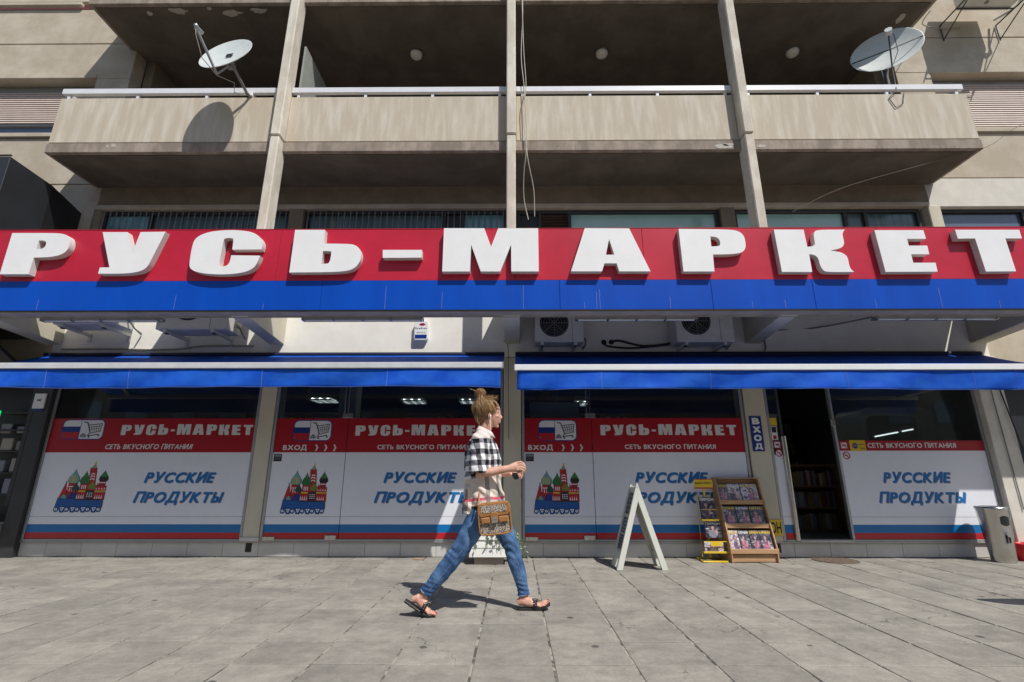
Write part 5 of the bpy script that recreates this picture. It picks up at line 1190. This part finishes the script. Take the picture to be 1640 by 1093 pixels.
# ---- hair
hr = MB(); hc = V((-.262, 4.28, 1.585))
hr.ell(hc, (.108, .088, .105), 26, 18, rot=rt)
hr.ell((-.305, 4.28, 1.545), (.060, .070, .075)); hr.ell((-.205, 4.28, 1.645), (.065, .062, .036), rot=Matrix.Rotation(R(25), 3, 'Y'))
limb(hr, [((-.300, 4.28, 1.60), .060, .06), ((-.312, 4.28, 1.68), .045, .045), ((-.315, 4.28, 1.71), .03, .03)])
hr.ell((-.312, 4.28, 1.735), (.048, .046, .042))
def hd(co):
    return .0015*math.sin(co.z*160+co.x*50)
    q = math.atan2(co.z - 1.70, co.x + .31)
    s_ = math.sin(co.y*420 + co.x*90) * math.sin(q*31 + co.y*60)
    return .0035*s_
hair = remesh(hr, 'hair', HAIR, W, .0055, 1, .4, hd)
# carve the face side: strands are laid from hairline to bun
st = MB(); sb = MB(); sm3 = MB(); rr = random.Random(11)
pick = lambda: rr.choice([st, st, sm3, sm3, sb])
bun = V((-.312, 4.28, 1.715))
for k in range(1100):
    a = rr.uniform(-math.pi, math.pi); e_ = rr.uniform(-.5, .95)
    dirv = V((math.cos(a)*math.cos(e_), math.sin(a)*math.cos(e_), math.sin(e_)))
    p = hc + V((dirv.x*.106, dirv.y*.089, dirv.z*.104))
    if p.x > -.175 and p.z < 1.63: continue
    if p.z < 1.505: p.z = 1.505 + rr.uniform(0, .02)
    pts = []; lift = rr.uniform(.0, .009) + (.010 if rr.random() < .10 else 0)
    for i in range(8):
        t = i/7; q = p.lerp(bun, t); w_ = q - hc; L = V((w_.x/.108, w_.y/.09, w_.z/.106)).length
        if L < 1.02 and i < 6: q = hc + w_*(1.02/max(L, .05))
        q += (q-hc).normalized()*(lift*math.sin(math.pi*t) + .002) + V((rr.uniform(-.003, .003), rr.uniform(-.003, .003), rr.uniform(-.002, .002))); pts.append(q)
    pick().tube(pts, [.0008, .0012, .0013, .0013, .0013, .0012, .001, .0008], 4)
for k in range(300):   # the bun: loops of hair
    ax_ = V((rr.uniform(-1, 1), rr.uniform(-1, 1), rr.uniform(-1, 1))).normalized(); u_ = ax_.orthogonal().normalized(); v_ = ax_.cross(u_); R0 = rr.uniform(.85, 1.12); a0 = rr.uniform(0, 6.28); ln = rr.uniform(1.5, 4)
    cc = V((-.312, 4.28, 1.738)); pts = [cc + V((x.x*.047, x.y*.046, x.z*.041))*R0 for x in [(u_*math.cos(a0+ln*i/9) + v_*math.sin(a0+ln*i/9)) for i in range(10)]]
    pick().tube(pts, .0012, 4)
def wisp(a, b_, c, r=.0016): (sb if rr.random() < .6 else st).tube([V(a), V(b_), V(c)], [r*1.3, r, r*.4], 4)
wisp((-.34, 4.27, 1.745), (-.375, 4.26, 1.765), (-.405, 4.25, 1.775), .0026); wisp((-.34, 4.27, 1.75), (-.365, 4.26, 1.765), (-.39, 4.25, 1.768), .0022)
for k in range(110):
    x = rr.uniform(-.29, -.20); y = 4.28 + rr.uniform(-.06, .04); z = 1.68 + rr.uniform(-.01, .01); wisp((x-.03, y, z-.01), (x+.01, y, z+.012), (x+rr.uniform(.02, .06), y-rr.uniform(-.01, .02), z+rr.uniform(.0, .045)), .0012)
for k in range(60): y = 4.28 + rr.uniform(-.075, .05); wisp((-.20, y, 1.66), (-.165, y, 1.645+rr.uniform(-.01, .01)), (-.150+rr.uniform(-.01, .012), y+rr.uniform(-.01, .01), 1.615+rr.uniform(-.02, .01)), .002)
for k in range(26): y = 4.215 + rr.uniform(0, .12); x = rr.uniform(-.335, -.27); wisp((x, y, 1.525), (x-.004, y, 1.49), (x+rr.uniform(-.015, .02), y+rr.uniform(-.01, .01), 1.455+rr.uniform(-.01, .02)), .0013)
for k in range(8): x = -.315 + rr.uniform(-.02, .03); wisp((x, 4.24, 1.72), (x+.005, 4.205, 1.69), (x+rr.uniform(-.01, .015), 4.20, 1.64+rr.uniform(-.02, .02)), .002)
st.build('hair_strands', HAIR, W); sb.build('hair_strands', HAIRB, W); sm3.build('hair_strands', HAIRM, W)
# ---- clothes
sh = MB()
limb(sh, [((-.262, 4.28, .795), .180, .185), ((-.270, 4.28, .90), .160, .185), ((-.277, 4.28, 1.0), .152, .175), ((-.280, 4.28, 1.10), .158, .182), ((-.283, 4.28, 1.19), .156, .190), ((-.290, 4.28, 1.28), .128, .190), ((-.288, 4.28, 1.345), .088, .150), ((-.280, 4.28, 1.395), .062, .080)], n=28)
limb(sh, [((-.36, 4.27, .95), .07, .15), ((-.378, 4.27, .82), .062, .15), ((-.395, 4.27, .725), .055, .145)], n=18)
limb(sh, [((-.265, 4.28, 1.36), .066, .072), ((-.258, 4.28, 1.405), .066, .068)], n=18)
for sy, s0, e0 in ((-1, (-.29, 4.120, 1.305), (-.295, 4.072, 1.05)), (1, (-.28, 4.44, 1.305), (-.29, 4.49, 1.055))):
    s0, e0 = V(s0), V(e0); d = e0 - s0
    limb(sh, [(s0 - d*.10 + V((0, -sy*.045, .012)), .078, .07), (s0 - d*.02, .082, .072), (s0 + d*.15, .084, .070), (s0 + d*.5, .078, .064), (s0 + d*.85, .076, .062), (s0 + d*1.0, .070, .060)], V((0, 1, 0)), 18)
    limb(sh, [(s0 + d*.84, .080, .067), (s0 + d*1.0, .080, .068)], V((0, 1, 0)), 18)
def sd(co):
    z = co.z; f = .5 + .5*math.sin(z*60 + co.x*35) ; w_ = math.sin(co.x*55 + z*17 + 1.3)*math.sin(z*38 + co.y*30)
    amp = .006 + .004*max(0, 1.05 - z)*4
    return amp*w_ + .0025*math.sin(z*95 + co.x*60)
shirt = remesh(sh, 'shirt', PLAID, W, .007, 3, .5, sd)
# open the hem: rise to a point at the front by trimming vertices of the lower edge
off = rootloc(W)
for v in shirt.data.vertices:
    c = v.co + off
    if c.z < .84 and c.y < 4.32:
        t = max(0, min(1, (c.x + .33)/.25)); lim = .765 + .045*t - .02*math.sin(t*9)
        if c.z < lim and c.x > -.34: v.co.z = lim - off.z
col_ = MB(); n = 22
for k in range(n):
    a0 = 2*math.pi*k/n; a1 = 2*math.pi*(k+1)/n
    def cp(a, r, z): return V((-.262 + r*math.cos(a), 4.28 + r*1.05*math.sin(a), z + .0*math.cos(a) - .028*math.cos(a)))
    if k in (0, n-1): continue
    col_.add([cp(a0, .060, 1.425), cp(a1, .060, 1.425), cp(a1, .092, 1.375), cp(a0, .092, 1.375)], [(0,1,2,3)], True)
cl = col_.build('collar', mat('collar_cloth', (.62, .55, .52), .9), W); bmr = bmesh.new(); bmr.from_mesh(cl.data); bmesh.ops.remove_doubles(bmr, verts=bmr.verts, dist=1e-5); bmesh.ops.recalc_face_normals(bmr, faces=bmr.faces); bmr.to_mesh(cl.data); bmr.free()
sm = cl.modifiers.new('t', 'SOLIDIFY'); sm.thickness = .004
us = MB(); limb(us, [((-.258, 4.28, .745), .136, .186), ((-.260, 4.28, .80), .146, .186), ((-.265, 4.28, .87), .135, .17)])
us.build('undershirt', BLKC, W)
jn = MB()
limb(jn, [((-.255, 4.28, .765), .122, .172), ((-.252, 4.28, .73), .124, .172), ((-.25, 4.28, .69), .10, .14)])
grow = .006
limb(jn, [((-.268, 4.205, .775), .108, .096)] + [(p, a+grow+.006, b2+grow) for p, a, b2 in rear[1:-1]] + [((-.700, 4.11, .158), .050, .046)])
limb(jn, [((-.205, 4.355, .775), .108, .096)] + [(p, a+grow+.004, b2+grow) for p, a, b2 in front[1:-1]] + [((.064, 4.30, .105), .050, .047)])
def jd(co):
    w_ = 0
    for (kx, kz, ax2) in ((-.445, .455, 1), (-.03, .45, 1)):
        d = math.hypot(co.x-kx, co.z-kz); f = math.exp(-(d/.11)**2); w_ += f*.0042*math.sin((co.z + .35*(co.x-kx))*105 + 2.2*math.sin(co.x*40 + co.y*25))*(.45+.55*math.sin(co.y*33+co.x*28))
    for (kx, kz) in ((-.68, .20), (.055, .15)):
        d = math.hypot(co.x-kx, co.z-kz); w_ += math.exp(-(d/.07)**2)*.004*math.sin(co.z*190 + co.x*50)
    return w_ + .002*math.sin(co.z*40 + co.x*60 + co.y*30)
remesh(jn, 'jeans', JEAN, W, .006, 3, .5, jd)
hm = MB()
for c, d, a, b2 in (((-.698, 4.11, .162), V((-.04, 0, -.05)), .0440, .0405), ((.0630, 4.30, .110), V((.01, 0, -.055)), .0450, .0420)):
    ring = ell_ring(V(c), d, a, b2, n=24); ring.append(ring[0]); hm.tube(ring, .0035, 5)
hm.build('jeans_hem', mat('denim_hem', (.26, .36, .55), .85, var=.4, scale=60), W)
sm_ = MB()
for L_ in (rear, front):   # outer seams with pale stitching
    sm_.tube([V(p) + V((a*.35, -(b2+grow)*.96, 0)) for p, a, b2 in L_[1:-1]], .0022, 4)
sm_.build('jeans_seam', mat('denim_seam', (.17, .24, .38), .85, var=.5, scale=80), W)
# sandals
def sandal(pts, y, strap_c, strap_d, up, w=.045):
    up = V(up).normalized(); rings = []
    for p, ww in pts:
        c = V((p[0], y, p[1])); rings.append([c + V((0, -ww, 0)), c + V((0, ww, 0)), c + V((0, ww, 0)) - up*.016, c + V((0, -ww, 0)) - up*.016])
    b = MB().loft(rings, smooth=False); so_ = b.build('sandal', SOLE, W, bevel=.002)
    c = V(strap_c); dd = V(strap_d).normalized(); s_ = MB(); arc = []
    for i in range(13):
        t = math.pi*i/12; arc.append(c + V((0, -math.cos(t)*(w+.004), 0)) + up*(math.sin(t)*.052 - .004))
    for q0, q1 in zip(arc[:-1], arc[1:]): s_.add([q0-dd*.016, q0+dd*.016, q1+dd*.016, q1-dd*.016], [(0,1,2,3)], True)
    so2 = s_.build('strap', SOLE, so_); m_ = so2.modifiers.new('t', 'SOLIDIFY'); m_.thickness = .005
    top_ = c + up*.052; bk_ = MB(); bk_.tube([top_ + V((-.018, -.012, .0)), top_ + V((.02, -.015, .004)), top_ + V((.045, -.01, -.010)) ], [.010, .007, .003], 6); bk_.tube([top_, c + dd*.055 + up*.010], .004, 5); bk_.build('strap', SOLE, so_)
    bc = MB(); o_ = top_ + V((0, -.022, .004)); bc.box(o_.x-.010, o_.x+.010, o_.y-.003, o_.y, o_.z-.006, o_.z+.006); bc.build('buckle', STEEL, so_)
sandal([((-.845, .118), .030), ((-.80, .092), .036), ((-.745, .058), .036), ((-.69, .028), .042), ((-.65, .019), .046), ((-.605, .017), .032)], 4.10, (-.705, 4.10, .047), (.86, 0, -.5), (.42, 0, .90))
sandal([((.005, .017), .028), ((.03, .016), .036), ((.11, .017), .038), ((.19, .020), .044), ((.235, .032), .042), ((.275, .052), .026)], 4.295, (.155, 4.295, .022), (1, 0, .05), (-.05, 0, 1))
# earphone
ep = MB(); ep.ell((-.214, 4.197, 1.528), (.007, .006, .009), 10, 8); ep.tube([(-.214, 4.194, 1.522), (-.213, 4.193, 1.505)], .0035, 6)
ep.tube([(-.213, 4.193, 1.505), (-.214, 4.185, 1.46), (-.212, 4.175, 1.42), (-.208, 4.165, 1.385), (-.19, 4.16, 1.37)], .0016, 5)
tag(recentre(ep.build('earphone', LETW)), 'white earphone with thin cord in the ear of the walking woman', 'earphone')
# sunglasses hanging from the hand
sg = empty('sunglasses', (-.0, 4.08, 1.03), 'dark folded sunglasses held below the hand of the walking woman', 'sunglasses')
def lens(cx, cy, cz): return MB().prism([(cx + .024*math.cos(t*math.pi/10), cz + .021*math.sin(t*math.pi/10)) for t in range(20)], cy, cy+.004)
lens(-.005, 4.055, 1.035).build('lens', PBLK, sg); lens(.004, 4.075, 1.022).build('lens', PBLK, sg)
b = MB(); b.tube([(-.03, 4.056, 1.052), (.02, 4.058, 1.050)], .004, 6); b.tube([(.02, 4.06, 1.05), (.03, 4.085, 1.075), (-.02, 4.09, 1.085)], .0035, 6); b.build('frame', BLACK, sg)
# handbag
def woven():
    m = mat('woven_monogram', (.52, .45, .38), .8, col2=(.035, .025, .022), scale=150, lo=.46, hi=.53, spec=.3); return m
WOV = woven()
hb = empty('handbag', (-.16, 4.03, .62), 'tan leather shoulder bag with woven panels and a metal clasp at her hip', 'handbag')
Mb = Matrix.Translation(V((-.165, 4.045, .715))) @ Matrix.Rotation(R(-6), 4, 'Y') @ Matrix.Rotation(R(4), 4, 'X')
def bg(b, nm, m, bev=0, par=None):
    b.v = [tuple(Mb @ V(p)) for p in b.v]; return b.build(nm, m, par or hb, bevel=bev)
body_pts = rrect(-.122, .122, -.118, .105, .035)
bg(MB().prism(body_pts, -.030, .035), 'body', WOV, .006)
b = MB(); ring = [(p[0], -.034, p[1]) for p in rrect(-.124, .124, -.120, .108, .036, 6)]; ring.append(ring[0]); b.tube(ring, .0065, 6)
ring = [(p[0], .036, p[1]) for p in rrect(-.124, .124, -.120, .108, .036, 6)]; ring.append(ring[0]); b.tube(ring, .0065, 6); bg(b, 'piping', LEATH)
fl = bg(MB().prism([(-.124, .112), (.124, .112), (.122, .035), (.105, .018), (-.105, .018), (-.122, .035)], -.042, -.033), 'flap', LEATH, .002)
bg(MB().prism([(-.100, .100), (.100, .100), (.100, .045), (-.100, .045)], -.0445, -.0425), 'flap_inlay', WOV, par=fl)
for x0, x1 in ((-.108, -.030), (.030, .108)): bg(MB().box(x0, x1, -.050, -.033, -.035, .012), 'pocket', LEATH, .008)
bg(MB().prism(rrect(-.030, .030, -.03, .045, .018), -.054, -.0435), 'clasp_tab', LEATH, .002)
cp_ = bg(MB().box(-.024, .024, -.060, -.0545, -.032, .012), 'clasp', STEEL, .002); bg(MB().box(-.024, .024, -.0612, -.0602, -.011, -.009), 'clasp_line', PBLK, par=cp_)
b = MB(); b.tube([tuple(Mb @ V((-.120, 0, .10))), (-.292, 4.07, .86), (-.29, 4.12, .93)], .007, 6); b.build('strap', LEATH, hb)
